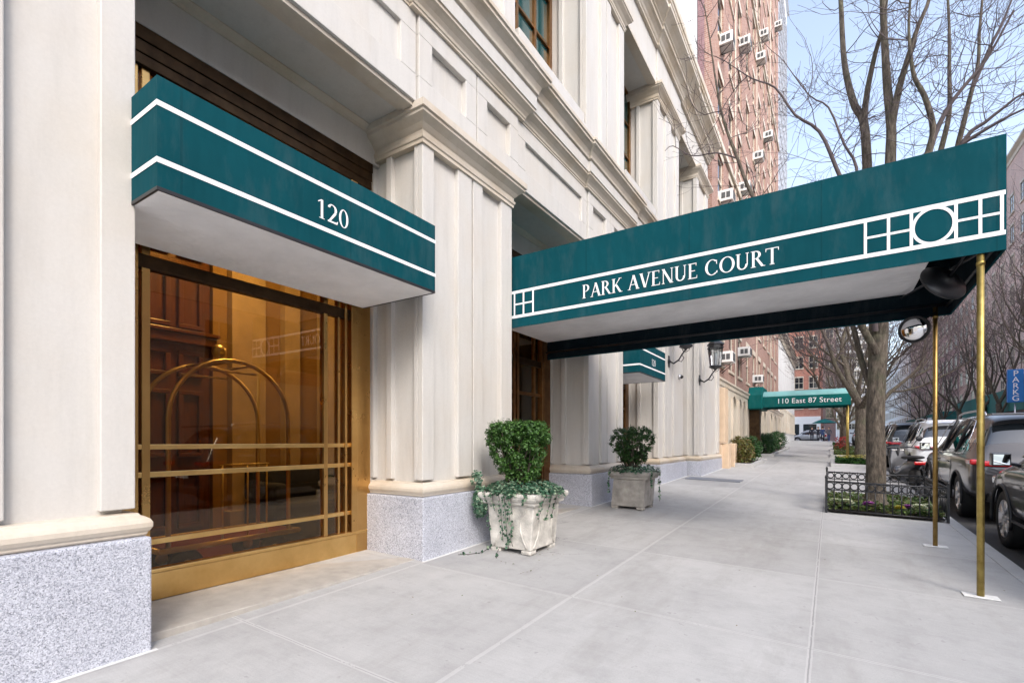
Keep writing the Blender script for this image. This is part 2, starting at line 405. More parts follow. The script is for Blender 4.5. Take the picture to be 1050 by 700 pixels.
# ---------------------------------------------------------------- lettering (roman capitals drawn as strokes)
TK, TN, SF = .135, .05, .035
def glyph(ch):
    """list of polygons in unit cap height, and advance width"""
    q = []
    def stem(x, w, a=0, b=1, serif=(1,1)):
        q.append([(x,a),(x+w,a),(x+w,b),(x,b)])
        if serif[0]: q.append([(x-.07,a),(x+w+.07,a),(x+w+.07,a+SF),(x-.07,a+SF)])
        if serif[1]: q.append([(x-.07,b-SF),(x+w+.07,b-SF),(x+w+.07,b),(x-.07,b)])
    def diag(xa, ya, xb, yb, w): q.append([(xa-w/2,ya),(xa+w/2,ya),(xb+w/2,yb),(xb-w/2,yb)])
    def ring(cx, cy, rx, ry, a0, a1, tmax, tmin=.045, n=22):
        for i in range(n):
            u0 = R(a0+(a1-a0)*i/n); u1 = R(a0+(a1-a0)*(i+1)/n); P = []
            for u, inn in ((u0,0),(u1,0),(u1,1),(u0,1)):
                tx = tmax if inn else 0; ty = tmin if inn else 0
                P.append((cx+(rx-tx)*math.cos(u), cy+(ry-ty)*math.sin(u)))
            q.append(P)
    def ser(x, y, w=.2): q.append([(x-w/2,y),(x+w/2,y),(x+w/2,y+SF),(x-w/2,y+SF)])
    if ch == 'P': stem(.1,TK); ring(.28,.735,.30,.265,-90,90,.14); q.append([(.2,.955),(.3,.955),(.3,1),(.2,1)]); q.append([(.2,.47),(.3,.47),(.3,.515),(.2,.515)]); return q, .66
    if ch == 'R':
        stem(.1,TK); ring(.28,.75,.30,.25,-90,90,.14); q.append([(.2,.955),(.3,.955),(.3,1),(.2,1)]); q.append([(.2,.5),(.32,.5),(.32,.545),(.2,.545)])
        diag(.68,0,.36,.52,.15); ser(.73,0,.18); return q, .80
    if ch == 'A': diag(.12,0,.42,1,.06); diag(.72,0,.42,1,.16); q.append([(.22,.32),(.62,.32),(.62,.365),(.22,.365)]); ser(.12,0,.22); ser(.73,0,.26); return q, .84
    if ch == 'K': stem(.1,TK); diag(.22,.42,.64,1,.06); diag(.68,0,.34,.56,.16); ser(.64,1-SF,.22); ser(.72,0,.22); return q, .82
    if ch == 'V': diag(.40,0,.12,1,.16); diag(.42,0,.70,1,.06); ser(.12,1-SF,.26); ser(.70,1-SF,.22); return q, .82
    if ch == 'E':
        stem(.1,TK)
        for y, x1 in ((0,.60),(.48,.48),(1-.045,.56)): q.append([(.2,y),(x1,y),(x1,y+.045),(.2,y+.045)])
        q.append([(.57,0),(.61,0),(.61,.2),(.585,.2)]); q.append([(.53,.82),(.555,.82),(.57,1),(.53,1)]); return q, .68
    if ch == 'N': stem(.13,TN); stem(.70,TN); diag(.68,0,.14,1,.16); return q, .88
    if ch == 'U':
        stem(.1,TK,.3,1,(0,1)); stem(.66,TN,.3,1,(0,1)); ring(.405,.32,.305,.33,180,360,.13,.06); return q, .86
    if ch == 'C': ring(.47,.5,.42,.51,48,312,.15); q.append([(.72,.70),(.765,.66),(.765,.93),(.735,.93)]); q.append([(.70,.18),(.78,.10),(.80,.24),(.77,.26)]); return q, .86
    if ch == 'O': ring(.5,.5,.45,.51,0,360,.15); return q, .98
    if ch == 'T': stem(.33,TK,0,1,(1,0)); q.append([(.04,.955),(.75,.955),(.75,1),(.04,1)]); q.append([(.04,.80),(.07,.80),(.09,1),(.04,1)]); q.append([(.72,.80),(.75,.80),(.75,1),(.70,1)]); return q, .78
    if ch == '1': stem(.18,.12,0,1,(1,0)); q.append([(.05,.82),(.2,.93),(.2,1),(.05,.87)]); return q, .48
    if ch == '2':
        ring(.28,.72,.24,.28,-25,165,.12,.055); q.append([(.05,0),(.17,.04),(.50,.56),(.40,.62)]); q.append([(.05,0),(.54,0),(.57,.17),(.53,.17),(.50,.10),(.05,.08)]); return q, .60
    if ch == '0': ring(.28,.5,.25,.51,0,360,.11,.04); return q, .58
    return q, .38
def word_parts(text, org, ux, uz, nrm, h, width, mat, parent):   # one part per word
    k = width/sum(glyph(c)[1] for c in text); x = 0; org = Vector(org); ux = Vector(ux)
    for wd in text.split(' '):
        wa = sum(glyph(c)[1] for c in wd); m = MB(); lettering(m, wd, org+ux*(x*k), ux, uz, nrm, h, wa*k); m.build('lettering', mat, parent)
        x += wa + glyph(' ')[1]
def lettering(mb, text, org, ux, uz, nrm, h, width=None, mi=0):
    adv = sum(glyph(c)[1] for c in text); k = (width/adv if width else h)
    org = Vector(org); ux = Vector(ux); uz = Vector(uz); nrm = Vector(nrm); x = 0; e = 0
    for c in text:
        q, a = glyph(c)
        for i, P in enumerate(q):
            e = .00012*(i % 9)
            mb.poly([org + ux*((x+px)*k) + uz*(py*h) + nrm*(.003+e) for px, py in P], mi)
        x += a
def font_part(name, text, size, M, mat, parent, extrude=.004, align='CENTER', space=1.0):
    cu = bpy.data.curves.new(name, 'FONT'); cu.body = text; cu.size = size; cu.align_x = align; cu.extrude = extrude; cu.space_character = space
    o = bpy.data.objects.new('tmp', cu); col.objects.link(o)
    dg = bpy.context.evaluated_depsgraph_get(); me = bpy.data.meshes.new_from_object(o.evaluated_get(dg))
    bpy.data.objects.remove(o)
    me.name = name
    me.transform(Matrix.Translation(-root_of(parent).location) @ M)
    me.materials.clear(); me.materials.append(MATS[mat])
    ob = bpy.data.objects.new(name, me); col.objects.link(ob); ob.parent = parent; return ob
# ================================================================ SETTING: ground, pavement, road
def sheet(xs, ys, off, fn=g):
    mb = MB(); n = len(xs); vs = [(x, y, fn(x, y)+off) for y in ys for x in xs]; fs = []
    for j in range(len(ys)-1):
        for i in range(n-1): fs.append((j*n+i, j*n+i+1, (j+1)*n+i+1, (j+1)*n+i))
    mb.add(vs, fs); return mb
structure(sheet([-900,-60,-8,1.57,1.9,60,900], [-300,-20,0,35,70,110,400,1500], -.30).build('ground', 'concrete'))
ys = [-14,-6,0,5,10,20,30,40,50,60,66]
mb = sheet([-4.3,-3.3,-1.7,0,1.42], ys, 0)
structure(mb.build('sidewalk', 'paving'))
# kerb: stone edge with a face down to the road
kb = MB()
for a, b in zip(ys[:-1], ys[1:]):
    for y0 in [a + (b-a)*k/4 for k in range(4)]:
        y1 = y0 + (b-a)/4 - .012
        x0, x1 = 1.424, 1.575
        vs = [(x0,y0,g(x0,y0)+.001),(x1,y0,g(x1,y0)+.001),(x1,y1,g(x1,y1)+.001),(x0,y1,g(x0,y1)+.001)]
        vs += [(p[0],p[1],p[2]-.34) for p in vs]
        kb.add(vs, [(0,1,2,3),(7,6,5,4),(0,4,5,1),(1,5,6,2),(2,6,7,3),(3,7,4,0)])
structure(kb.build('kerb', 'concrete', bevel=.012))
structure(sheet([1.57,3,6,10.6], [-14,0,10,20,35,50,66,70,84,90,140,400], ROADZ, g).build('road', 'asphalt'))
structure(sheet([-60,-8,1.57,10.6,60], [66.02,70,84,89.98], ROADZ-.004).build('avenue_road', 'asphalt'))
structure(sheet([10.6,16.2], [-14,0,20,40,66], .0).build('sidewalk', 'concrete'))
structure(sheet([-60,-8,1.42], [90,140,400], .0).build('sidewalk', 'concrete'))
structure(sheet([10.6,16.2,60], [90,140,400], .0).build('sidewalk', 'concrete'))
# crosswalk bars on the avenue
cw = MB()
for k in range(12):
    x = -3.6 + k*.62
    cw.poly([(x,67.2,g(x,67.2)+ROADZ+.006),(x+.32,67.2,g(x+.32,67.2)+ROADZ+.006),(x+.32,70,g(x+.32,70)+ROADZ+.006),(x,70,g(x,70)+ROADZ+.006)])
structure(cw.build('crosswalk', 'white_paint'))
gr = MB()
gr.box(-3.15,-1.85,13.15,13.75,.0,.012)
for v in gr.v: v.z += g(v.x, v.y)+.004
structure(gr.build('pavement_grate', 'steel_grate'))

# ================================================================ LIMESTONE APARTMENT BUILDING
bld = thing('stone_building', (-3.4,6,.1), 'cream marble apartment building on a grey granite base with pilasters and heavy cornices', 'building')
XF = -3.41; XB = -4.2; ZG = .775
def granite(y0, y1, xf=-3.32, xb=XB, top=ZG, lip=True):
    mb = MB(); mb.box(xb, xf, y0, y1, -.2, top); mb.build('granite_base', 'granite', bld, bevel=.012)
    c = MB()
    zz = lambda x, y: g(x, y)+.003
    a, b = xf+.002, xf+.035
    c.poly([(a,y0-.03,zz(a,y0-.03)),(b,y0-.03,zz(b,y0-.03)),(b,y1+.02,zz(b,y1+.02)),(a,y1+.02,zz(a,y1+.02))])
    c.build('caulk_strip', 'caulk', bld)
TORUS = [(-.06,ZG),(.035,ZG+.002),(.045,ZG+.012),(.045,ZG+.022),(.056,ZG+.035),(.066,ZG+.055),(.066,ZG+.080),(.056,ZG+.10),(.035,ZG+.115),(.020,ZG+.122),(.012,ZG+.135),(-.06,ZG+.14)]
CAP = [(-.06,4.30),(.018,4.30),(.018,4.335),(.030,4.345),(.034,4.375),(.020,4.385),(.020,4.42),(.035,4.435),(.060,4.47),(.105,4.505),(.125,4.52),(.125,4.545),(.145,4.555),(.145,4.622),(-.06,4.622)]
def shift(prof, dz): return [(o, z+dz) for o, z in prof]
def pier(y0, y1, units, sides, xf=XF, xb=XB, z0=ZG+.14, z1=4.30, cap=0, groove=True, base=True, ends=(1,1)):
    d = .05; core = MB(); core.box(xb, xf-d, y0+d, y1-d, z0-.2, z1+.1); core.build('pier_wall', 'marble', bld)
    st = MB()
    for a, b in units: st.box(xf-d-.02, xf, a, b, z0+.022, z1+.02)
    st.each('pilaster_strip', 'marble', bld, bevel=.006)
    sd = MB()
    for a, b in sides:
        if ends[0]: sd.box(a, b, y0, y0+d+.02, z0+.022, z1+.02)
        if ends[1]: sd.box(a, b, y1-d-.02, y1, z0+.022, z1+.02)
    if sides: sd.each('side_strip', 'marble', bld, bevel=.006)
    path = [(xb,y0),(xf,y0),(xf,y1),(xb,y1)]
    if base:
        mb = MB(); mb.sweep(TORUS, path, smooth=False); mb.build('base_moulding', 'marble_moulding', bld, bevel=.004)
    mb = MB(); mb.sweep(shift(CAP, cap), path); mb.box(xb+.02, xf-.02, y0+.02, y1-.02, 4.31+cap, 4.615+cap); mb.build('capital', 'marble_moulding', bld)
SIDE = [(-3.53,XF-.0715),(-3.93,-3.85),(-4.19,-4.12)]
# pier 1 (foreground left)
granite(-3.2, 1.275)
pier(-3.1, 1.225, [(1.06,1.225),(.44,.68),(.10,.42),(-.55,-.3),(-.9,-.57),(-1.8,-1.5),(-3.1,-2.7)], SIDE)
# pier 2
P2 = [(3.64,3.81),(4.20,4.445),(4.475,4.655),(5.04,5.28)]
granite(3.555, 5.36); pier(3.64, 5.28, P2, SIDE)
# pier 3
P3 = [(7.66,7.83),(8.22,8.465),(8.495,8.68),(9.06,9.30)]
granite(7.575, 9.38); pier(7.66, 9.30, P3, SIDE)
# pier 4
P4 = [(11.66,11.83),(12.22,12.465),(12.495,12.68),(13.06,13.98)]
granite(11.57, 14.05); pier(11.66, 13.98, P4, SIDE)
# pier 5, standing forward at the far end
granite(14.2, 17.35, xf=-2.98, xb=-3.6); pier(14.28, 17.3, [(14.28,14.5),(15.0,15.3),(15.34,15.6),(16.9,17.3)], [(-3.19,-3.1215),(-3.6,-3.36)], xf=-3.05, xb=-3.62)
mb = MB(); mb.box(-3.6,-3.10,14.3,17.3,4.55,5.45); mb.build('end_bay_wall', 'marble', bld)
# narrow granite stubs and marble jambs at the door reveals
for y in (3.60, 7.62, 11.62):
    mb = MB(); mb.box(-4.40,-4.16,y,y+.25,-.1,.80); mb.build('granite_base', 'granite', bld, bevel=.008)
    mb = MB(); mb.box(-4.40,-4.17,y+.02,y+.25,.80,4.64); mb.build('door_jamb', 'marble', bld, bevel=.006)
for y in (1.27, 5.33, 9.35):
    mb = MB(); mb.box(-4.40,-4.17,y-.25,y-.02,-.1,4.64); mb.build('door_jamb', 'marble', bld, bevel=.006)
# thresholds
for a, b in ((1.27,3.60),(5.33,7.62),(9.35,11.62)):
    zt = max(.168, g(-3.4,(a+b)/2)+.02)
    mb = MB(); mb.box(-4.5,-3.435,a,b,zt-.3,zt); mb.build('threshold', 'threshold', bld, bevel=.006)
# frieze
Y0, Y1 = -3.1, 17.3
mb = MB(); mb.box(-4.25,-3.415,Y0,Y1,4.624,5.50)
mb.build('frieze_wall', 'marble', bld)
fr = MB()
def panel(mb, y0, y1, z0, z1, xb, xf, b=.10, sides=(1,1)):
    mb.box(xb,xf,y0,y1,z1-b,z1); mb.box(xb,xf,y0,y1,z0,z0+b*1.3)
    if sides[0]: mb.box(xb,xf,y0,y0+b,z0+b*1.3+.001,z1-b-.001)
    if sides[1]: mb.box(xb,xf,y1-b,y1,z0+b*1.3+.001,z1-b-.001)
for a, b in ((3.53,4.455),(4.475,5.34),(7.53,8.475),(8.495,9.36),(11.53,12.475),(12.495,13.5),(.1,1.30),(-1,.08)):
    fr2 = MB(); panel(fr2, a, b, 4.63, 5.475, -3.43, -3.352, .19 if b-a<1 else .26); fr2.build('frieze_panel', 'marble', bld, bevel=.005)
for a, b in ((1.32,3.51),(5.36,7.51),(9.38,11.51),(13.52,17.3)):
    fr2 = MB(); panel(fr2, a, b, 4.625, 5.475, -3.43, -3.375, .20, (1,1)); fr2.build('frieze_panel', 'marble', bld, bevel=.005)
# architrave edge along the soffit and back beam over each opening
for a, b in ((1.2,3.66),(5.26,7.68),(9.28,11.68)):
    mb = MB(); mb.box(-3.53,-3.405,a,b,4.585,4.628); mb.box(-3.60,-3.532,a,b,4.603,4.628); mb.each('soffit_moulding', 'marble_moulding', bld, bevel=.005)
    mb = MB(); mb.box(-4.6,-4.08,a-.1,b+.1,4.27,4.60); mb.build('back_beam', 'marble', bld, bevel=.006)
    mb = MB(); mb.sweep([(0,4.56),(.02,4.56),(.03,4.585),(.07,4.61),(.07,4.623),(0,4.623)], [(-4.085,a),(-4.085,b)]); mb.build('beam_moulding', 'marble_moulding', bld)
# ressaut path for cornices
def ressaut(x, d):
    p = [(x, Y0)]
    for a, b in ((3.45,5.42),(7.45,9.42),(11.45,13.6)):
        p += [(x,a),(x+d,a),(x+d,b),(x,b)]
    return p + [(x, Y1)]
LC = [(-.08,5.47),(.035,5.47),(.035,5.495),(.045,5.50),(.05,5.53),(.075,5.565),(.115,5.60),(.135,5.61),(.135,5.64),(.15,5.645),(.15,5.80),(.155,5.805),(.16,5.83),(.17,5.835),(.175,5.87),(.20,5.93),(.25,5.975),(.28,5.985),(.28,6.02),(.30,6.03),(.30,6.075),(-.08,6.10)]
mb = MB(); mb.sweep(LC[:10], ressaut(-3.40,.04)); mb.build('lower_cornice', 'marble_moulding', bld)
mb = MB(); mb.sweep([(-.08,5.641)]+[(o+.001,z) for o,z in LC[9:12]]+[(-.08,5.806)], ressaut(-3.40,.04)); mb.build('cornice_band', 'marble', bld)
mb = MB(); mb.sweep([(-.08,5.80)]+LC[12:], ressaut(-3.40,.04)); mb.build('upper_cornice', 'marble_moulding', bld)
# blocking course, slot and sill course
mb = MB(); mb.box(-3.9,-3.37,Y0,Y1,6.09,6.53); mb.build('blocking_course', 'marble', bld, bevel=.006)
mb = MB()
for a, b in ((5.44,7.46),(9.44,11.46),(1.3,3.45),(13.7,15.6)):
    mb.box(-3.9,-3.40,a,b,6.545,6.72)
mb.each('window_sill', 'marble', bld, bevel=.006)
# second storey piers and windows
U = 5.08
for (a, b, un) in ((-3.1,1.3,[(1.1,1.3),(.3,.7)]),(3.56,5.36,[(3.56,3.76),(4.2,4.445),(4.475,4.68),(5.10,5.36)]),(7.56,9.36,[(7.56,7.76),(8.2,8.445),(8.475,8.68),(9.10,9.36)]),(11.6,13.55,[(11.6,11.8),(12.3,12.55),(12.59,12.8),(13.25,13.55)]),(15.7,17.3,[(15.7,15.95),(16.9,17.3)])):
    pier(a, b, un, SIDE, z0=6.52, z1=4.30+U, cap=U, base=False)
mb = MB(); mb.box(-4.5,-3.415,Y0,Y1,4.624+U,12.0); mb.build('upper_frieze_wall', 'marble', bld)
fr2 = MB()
for a, b in ((3.5,5.4),(7.5,9.4),(11.5,13.6)): fr2.box(-3.43,-3.375,a,b,9.71,10.52)
fr2.each('frieze_block', 'marble', bld, bevel=.005)
mb = MB()
for a, b in ((1.2,3.6),(5.3,7.6),(9.3,11.65),(13.5,15.75)):
    mb.box(-3.53,-3.405,a,b,9.66,9.708); mb.box(-3.60,-3.532,a,b,9.68,9.708)
mb.each('soffit_moulding', 'marble_moulding', bld, bevel=.005)
UC = [(-.1,10.48),(.05,10.48),(.05,10.53),(.07,10.55),(.09,10.60),(.15,10.66),(.20,10.68),(.20,10.75),(.23,10.77),(.23,10.80),(.30,10.86),(.36,10.90),(.40,10.93),(.40,11.0),(-.1,11.05)]
mb = MB(); mb.sweep(UC, ressaut(-3.40,.04)); mb.build('top_cornice', 'marble_moulding', bld)
mb = MB(); mb.box(-3.9,-3.36,Y0,Y1,11.03,11.75); mb.build('parapet', 'marble', bld, bevel=.006)
mb = MB(); mb.sweep([(-.5,11.75),(.02,11.75),(.04,11.82),(.10,11.90),(.14,11.93),(.14,12.0),(.17,12.02),(.17,12.2),(-.5,12.2)], [(-3.36,Y0),(-3.36,Y1+.05),(-9,Y1+.05)]); mb.build('coping', 'marble_moulding', bld)
# second storey windows
def bronze_window(y0, y1, z0, z1, x, name='window', glass='teal_window', n=2, mids=(.5,)):
    f = MB(); w = .09
    f.box(x-.05,x+.05,y0,y0+w,z0,z1); f.box(x-.05,x+.05,y1-w,y1,z0,z1); f.box(x-.05,x+.05,y0+w,y1-w,z0,z0+w); f.box(x-.05,x+.05,y0+w,y1-w,z1-w,z1)
    for k in range(1, n): yy = y0+(y1-y0)*k/n; f.box(x-.04,x+.04,yy-.03,yy+.03,z0+w,z1-w)
    for m in mids: zz = z0+(z1-z0)*m; f.box(x-.03,x+.03,y0+w,y1-w,zz-.02,zz+.02)
    o = f.build(name, 'bronze', bld, bevel=.004)
    p = MB(); p.box(x-.02,x-.01,y0+w,y1-w,z0+w,z1-w); p.build('pane', glass, o)
for a, b in ((1.3,3.6),(5.36,7.6),(9.36,11.64),(13.55,15.72)):
    bronze_window(a, b, 6.53, 9.75, -4.12, mids=(.25,.5,.75), n=4)
# solid mass of the building behind (rooms, upper part and roof)
mb = MB(); mb.box(-14,-9.3,-3.1,17.28,-.2,11.9); mb.box(-9.3,-4.5,-3.1,17.28,4.66,4.74); mb.box(-9.3,-4.3,12.1,17.28,-.2,4.6); mb.box(-9.3,-4.3,-3.1,-2.6,-.2,4.6)
mb.box(-9.3,-4.55,-3.1,17.28,4.75,11.9)
mb.each('inner_wall', 'limestone', bld)
mb = MB(); mb.box(-9.3,-4.3,7.70,9.3,-.2,4.6); mb.each('inner_wall', 'limestone', bld)

# ---------------------------------------------------------------- entrance 1 : brass and glass
XD = -4.15
def glass_front(y0, y1, posts, bars, mats=('brass','brass_plate'), top=4.26, zb=.172, kick=.40, door=None, trans=2.62):
    e = MB(); 
    o = MB(); o.box(XD-.05,XD+.03,y0,y1,kick-.03,kick); o.box(XD-.06,XD+.021,y0,y1,zb,kick-.032); k = o.build('kick_plate', mats[1], bld, bevel=.006)
    f = MB()
    for a, b, w in posts: f.box(XD-.05,XD+w,a,b,zb if b-a>.1 else kick,top)
    fo = f.each('door_frame', mats[0], bld, bevel=.006)[0]
    h = MB()
    for z, t in bars: h.box(XD-.025,XD+.018,y0+.05,y1-.02,z-t/2,z+t/2)
    h.each('glazing_bar', mats[1], fo, bevel=.003)
    d = MB(); d.box(XD-.05,XD+.0235,y0,y1,trans-.05,trans+.05); d.box(XD-.03,XD+.05,y0,y1,4.00,4.08); d.box(XD-.05,XD+.069,y0,y1,4.17,4.268); d.box(XD-.05,XD+.058,y0,y1,4.08,4.17)
    d.each('transom', 'dark_bronze', fo, bevel=.006)
    pz = MB(); pz.box(XD-.012,XD-.006,y0+.02,y1-.02,kick,4.3); pz.build('glass_pane', 'entry_glass', fo)
glass_front(1.38, 3.60, [(1.52,1.575,.02),(1.38,1.50,.026),(3.03,3.075,.02),(3.20,3.225,.01),(3.27,3.30,.03),(3.34,3.42,.045),(3.42,3.60,.026)], [(.597,.038),(1.087,.038),(1.288,.036)])
glass_front(5.36, 7.62, [(5.36,5.5,0),(6.42,6.48,.04),(6.52,6.58,.04),(7.08,7.13,.02),(7.30,7.34,.05),(7.40,7.62,.03)], [(.597,.03),(2.1,.05),(1.25,.03)], ('bronze','bronze'))
glass_front(9.38, 11.64, [(9.38,9.5,0),(10.4,10.46,.04),(10.5,10.56,.04),(11.4,11.62,.03)], [(.597,.03),(2.1,.05)], ('bronze','bronze'))
# lobby interior
lb = MB(); lb.box(-9.29,-4.3,-2.6,7.69,-.1,.165); lb.box(-9.29,-4.3,9.31,12.09,-.1,.165); lob = lb.build('lobby_floor', 'lobby_floor', bld)
mb = MB(); mb.box(-9.29,-4.55,-2.6,12.09,4.40,4.5); mb.build('lobby_ceiling', 'lobby_wall', bld)
mb = MB(); mb.box(-9.29,-9.2,-2.6,7.69,.166,4.4); mb.box(-9.2,-6.9,-2.58,-2.5,.166,4.4); mb.box(-9.2,-4.3,7.6,7.69,.166,4.4); mb.box(-6.2,-6.1,2.96,7.59,.166,4.4); mb.build('lobby_wall', 'lobby_wall', bld)
# panelled wood wall on the left
mb = MB(); mb.box(-6.25,-6.15,-2.4,2.95,.166,4.4)
for (a, b) in ((.6,1.2),(1.3,1.9),(2.28,2.52),(2.60,2.86)):
    for (c, d) in ((.35,1.0),(1.15,1.9),(2.05,2.35),(2.6,3.3),(3.4,4.2)):
        mb.box(-6.15,-6.10,a,b,c,c+.05); mb.box(-6.15,-6.10,a,b,d-.05,d); mb.box(-6.15,-6.10,a,a+.05,c+.05,d-.05); mb.box(-6.15,-6.10,b-.05,b,c+.05,d-.05)
mb.box(-6.15,-6.02,-.2,2.97,2.42,2.52); mb.box(-6.1,-5.98,-.2,2.99,2.52,2.56)
mb.build('wood_panelling', 'wood', bld, bevel=.008)
mb = MB()
for a, w in ((3.12,.42),(3.80,.22),(4.35,.5),(5.2,.4),(6.3,.4)):
    mb.box(-6.095,-5.98,a,a+w,.166,4.35); mb.box(-6.09,-5.95,a-.04,a+w+.04,.17,.5); mb.box(-6.09,-5.95,a-.04,a+w+.04,4.0,4.3)
mb.each('lobby_pilaster', 'lobby_stone', bld, bevel=.008)
mb = MB(); mb.box(-6.05,-4.7,.2,5.2,.1655,.172); rug = mb.build('lobby_rug', 'rug_red', bld)
mb = MB(); mb.box(-5.9,-5.2,3.2,4.6,.175,.62); mb.box(-5.9,-5.7,3.2,4.6,.62,1.0); mb.box(-5.7,-5.2,3.2,3.35,.62,.85); mb.box(-5.7,-5.2,4.45,4.6,.62,.85)
tag(mb.build('lobby_sofa', 'lobby_blue', None, bevel=.05), 'dark blue sofa inside the lobby behind the brass-barred window', 'sofa')
# ceiling lamps in the lobby (visibly lit interior)
for n_, (x, y) in enumerate(((-4.95,2.9),(-5.3,6.2))):
    L = thing('ceiling_lamp', (x,y,4.08), 'round warm ceiling lamp glowing in the lobby behind the '+('window under the number 120 awning' if n_ == 0 else 'door under the big green canopy'), 'lamp', 'ceiling lamps in the lobby')
    m = MB(); m.lathe([(.02,.32),(.05,.30),(.05,.12),(.30,.09),(.32,.06),(.32,.04)], 24, M=Matrix.Translation((x,y,4.08))); m.build('lamp_mount', 'brass', L)
    m = MB(); m.lathe([(.30,.038),(.30,.0),(.18,-.05),(.02,-.07)], 24, M=Matrix.Translation((x,y,4.08))); m.build('lamp_bowl', 'lamp_light', L)

# ================================================================ LUGGAGE CART
ct = thing('luggage_cart', (-4.72,2.32,.168), 'brass birdcage luggage cart with dark deck standing behind the brass-barred window', 'luggage cart')
xa, xb_ = -4.45, -4.98; ya, yb = 1.82, 2.86; zd = .46
mb = MB(); mb.box(xb_-.02,xa+.02,ya-.05,yb+.05,zd-.03,zd+.02); mb.build('deck', 'rug_red', ct, bevel=.015)
mb = MB(); pth = [(xa+.05,ya-.08,zd),(xa+.05,yb+.08,zd),(xb_-.05,yb+.08,zd),(xb_-.05,ya-.08,zd),(xa+.05,ya-.08,zd)]
mb.tube(pth, .024, 8); mb.build('bumper', 'cart_brass', ct)
fr_ = MB(); zs = 1.52; rr = (yb-ya)/2; yc = (ya+yb)/2
for x in (xa, xb_):
    p = [(x,ya,zd),(x,ya,zs)] + [(x, yc - rr*math.cos(R(a)), zs+ .52*math.sin(R(a))) for a in range(10,180,10)] + [(x,yb,zs),(x,yb,zd)]
    fr_.tube(p, .019, 10)
for s in (-1, 1):                                     # cross bars joining both arches near the crown
    fr_.tube([(xa,yc+s*.16,2.015),(xb_,yc+s*.16,2.015)], .012, 8)
    fr_.tube([(xa,yc+s*.52,1.05),(xb_,yc+s*.52,1.05)], .012, 8)
fr_.tube([(xa,yc-.2,1.94),(xa,yc+.2,1.94)], .010, 8); fr_.tube([(xb_,yc-.2,1.94),(xb_,yc+.2,1.94)], .010, 8)
for y in (yc-.1, yc+.12, yc+.3): fr_.tube([(xa,y,zd),(xa,y,1.12)], .008, 8)
fr_.tube([(xa,yc-.12,1.12),(xa,yc+.32,1.12)], .008, 8)
fr_.build('arch_frame', 'cart_brass', ct)
mb = MB(); mb.lathe([(.012,0),(.04,.01),(.045,.03),(.02,.045),(.02,.06),(.05,.085),(.062,.12),(.055,.155),(.03,.178),(.008,.185)], 20, M=Matrix.Translation(((xa+xb_)/2,yc,2.03)))
mb.tube([(xa,yc,2.04),(xb_,yc,2.04)], .012, 8); mb.build('finial', 'cart_brass', ct)
for x in (xa-.03, xb_+.03):
    for y in (ya+.14, yb-.14):
        m = MB(); m.lathe([(.05,-.03),(.125,-.028),(.135,-.015),(.135,.015),(.125,.028),(.05,.03)], 24, M=Mrot((x,y,.168+.135),(1,0,0)));
        w = m.build('wheel', 'rubber', ct)
        m = MB(); m.lathe([(.01,-.034),(.05,-.034),(.05,.034),(.01,.034)], 16, M=Mrot((x,y,.168+.135),(1,0,0))); m.tube([(x,y,.30),(x,y,.44)],.02,8); m.build('hub', 'cart_brass', w)

# ================================================================ AWNINGS WITH THE HOUSE NUMBER
def awning(y0, y1, xf, xb, z0, z1, lab):
    A = thing('entrance_awning', (xb,(y0+y1)/2,z0), lab, 'awning')
    m = MB(); e = .012
    m.box(xb,xf,y0,y1,z0+e,z1,0)
    t_ = .030
    for z in (z0+.142, z1-.165):
        for off in (.003,):
            m.add([(xf+off,y0-off,z),(xf+off,y1+off,z),(xf+off,y1+off,z+t_),(xf+off,y0-off,z+t_)], [(0,1,2,3)], 1)
            m.add([(xb+.02,y0-off,z),(xf+off,y0-off,z),(xf+off,y0-off,z+t_),(xb+.02,y0-off,z+t_)], [(0,1,2,3)], 1)
            m.add([(xf+off,y1+off,z),(xb+.02,y1+off,z),(xb+.02,y1+off,z+t_),(xf+off,y1+off,z+t_)], [(0,1,2,3)], 1)
    m.build('awning_cover', ['teal_canvas','white_paint'], A)
    m = MB(); m.box(xb,xf-.012,y0+.012,y1-.012,z0-.004,z0+.010); m.build('awning_soffit', 'soffit_cloth', A)
    m = MB(); m.sweep([(-.012,z0-.008),(.001,z0-.008),(.001,z0+.012),(-.012,z0+.012)], [(xb,y0),(xf,y0),(xf,y1),(xb,y1)]); m.build('awning_piping', 'car_trim', A)
    m = MB(); lettering(m, '120', (xf,(y0+y1)/2-.13,z0+.225), (0,1,0), (0,0,1), (1,0,0), .135, .28); m.build('lettering', 'white_paint', A)
    return A
awning(1.205, 3.455, -3.08, -4.06, 2.708, 3.325, 'teal box awning lettered 120 over the brass-barred window in the foreground')
awning(9.32, 11.06, -3.08, -4.06, 2.66, 3.28, 'small teal awning numbered 120 seen beneath the big canopy, farther down the facade')

# ================================================================ THE BIG CANOPY
cn = thing('entrance_canopy', (-.8,6.4,.1), 'long teal canopy lettered PARK AVENUE COURT reaching over the sidewalk on brass poles', 'canopy')
cy0, cy1, cx0, cx1 = 5.33, 7.42, -4.06, 1.16
def cz(z, x): return z + .0095*(x-1.16)
m = MB()
def quadz(y, za, zb, xa=cx0, xb=cx1, mi=0, flip=False):
    vs = [(xa,y,cz(za,xa)),(xb,y,cz(za,xb)),(xb,y,cz(zb,xb)),(xa,y,cz(zb,xa))]
    m.add(vs, [(0,1,2,3) if not flip else (3,2,1,0)], mi)
zt, zb_, zfar, zs_ = 3.72, 2.828, 2.765, 3.06
T = .012
m.box(0,0,0,0,0,0)                     # replaced below
m = MB()
def slab(pts_out, inward, mi=0): m.prism(pts_out, inward, mi)
slab([(cx0,cy0,cz(zb_,cx0)),(cx1,cy0,zb_),(cx1,cy0,zt),(cx0,cy0,cz(zt,cx0))], (0,T,0))
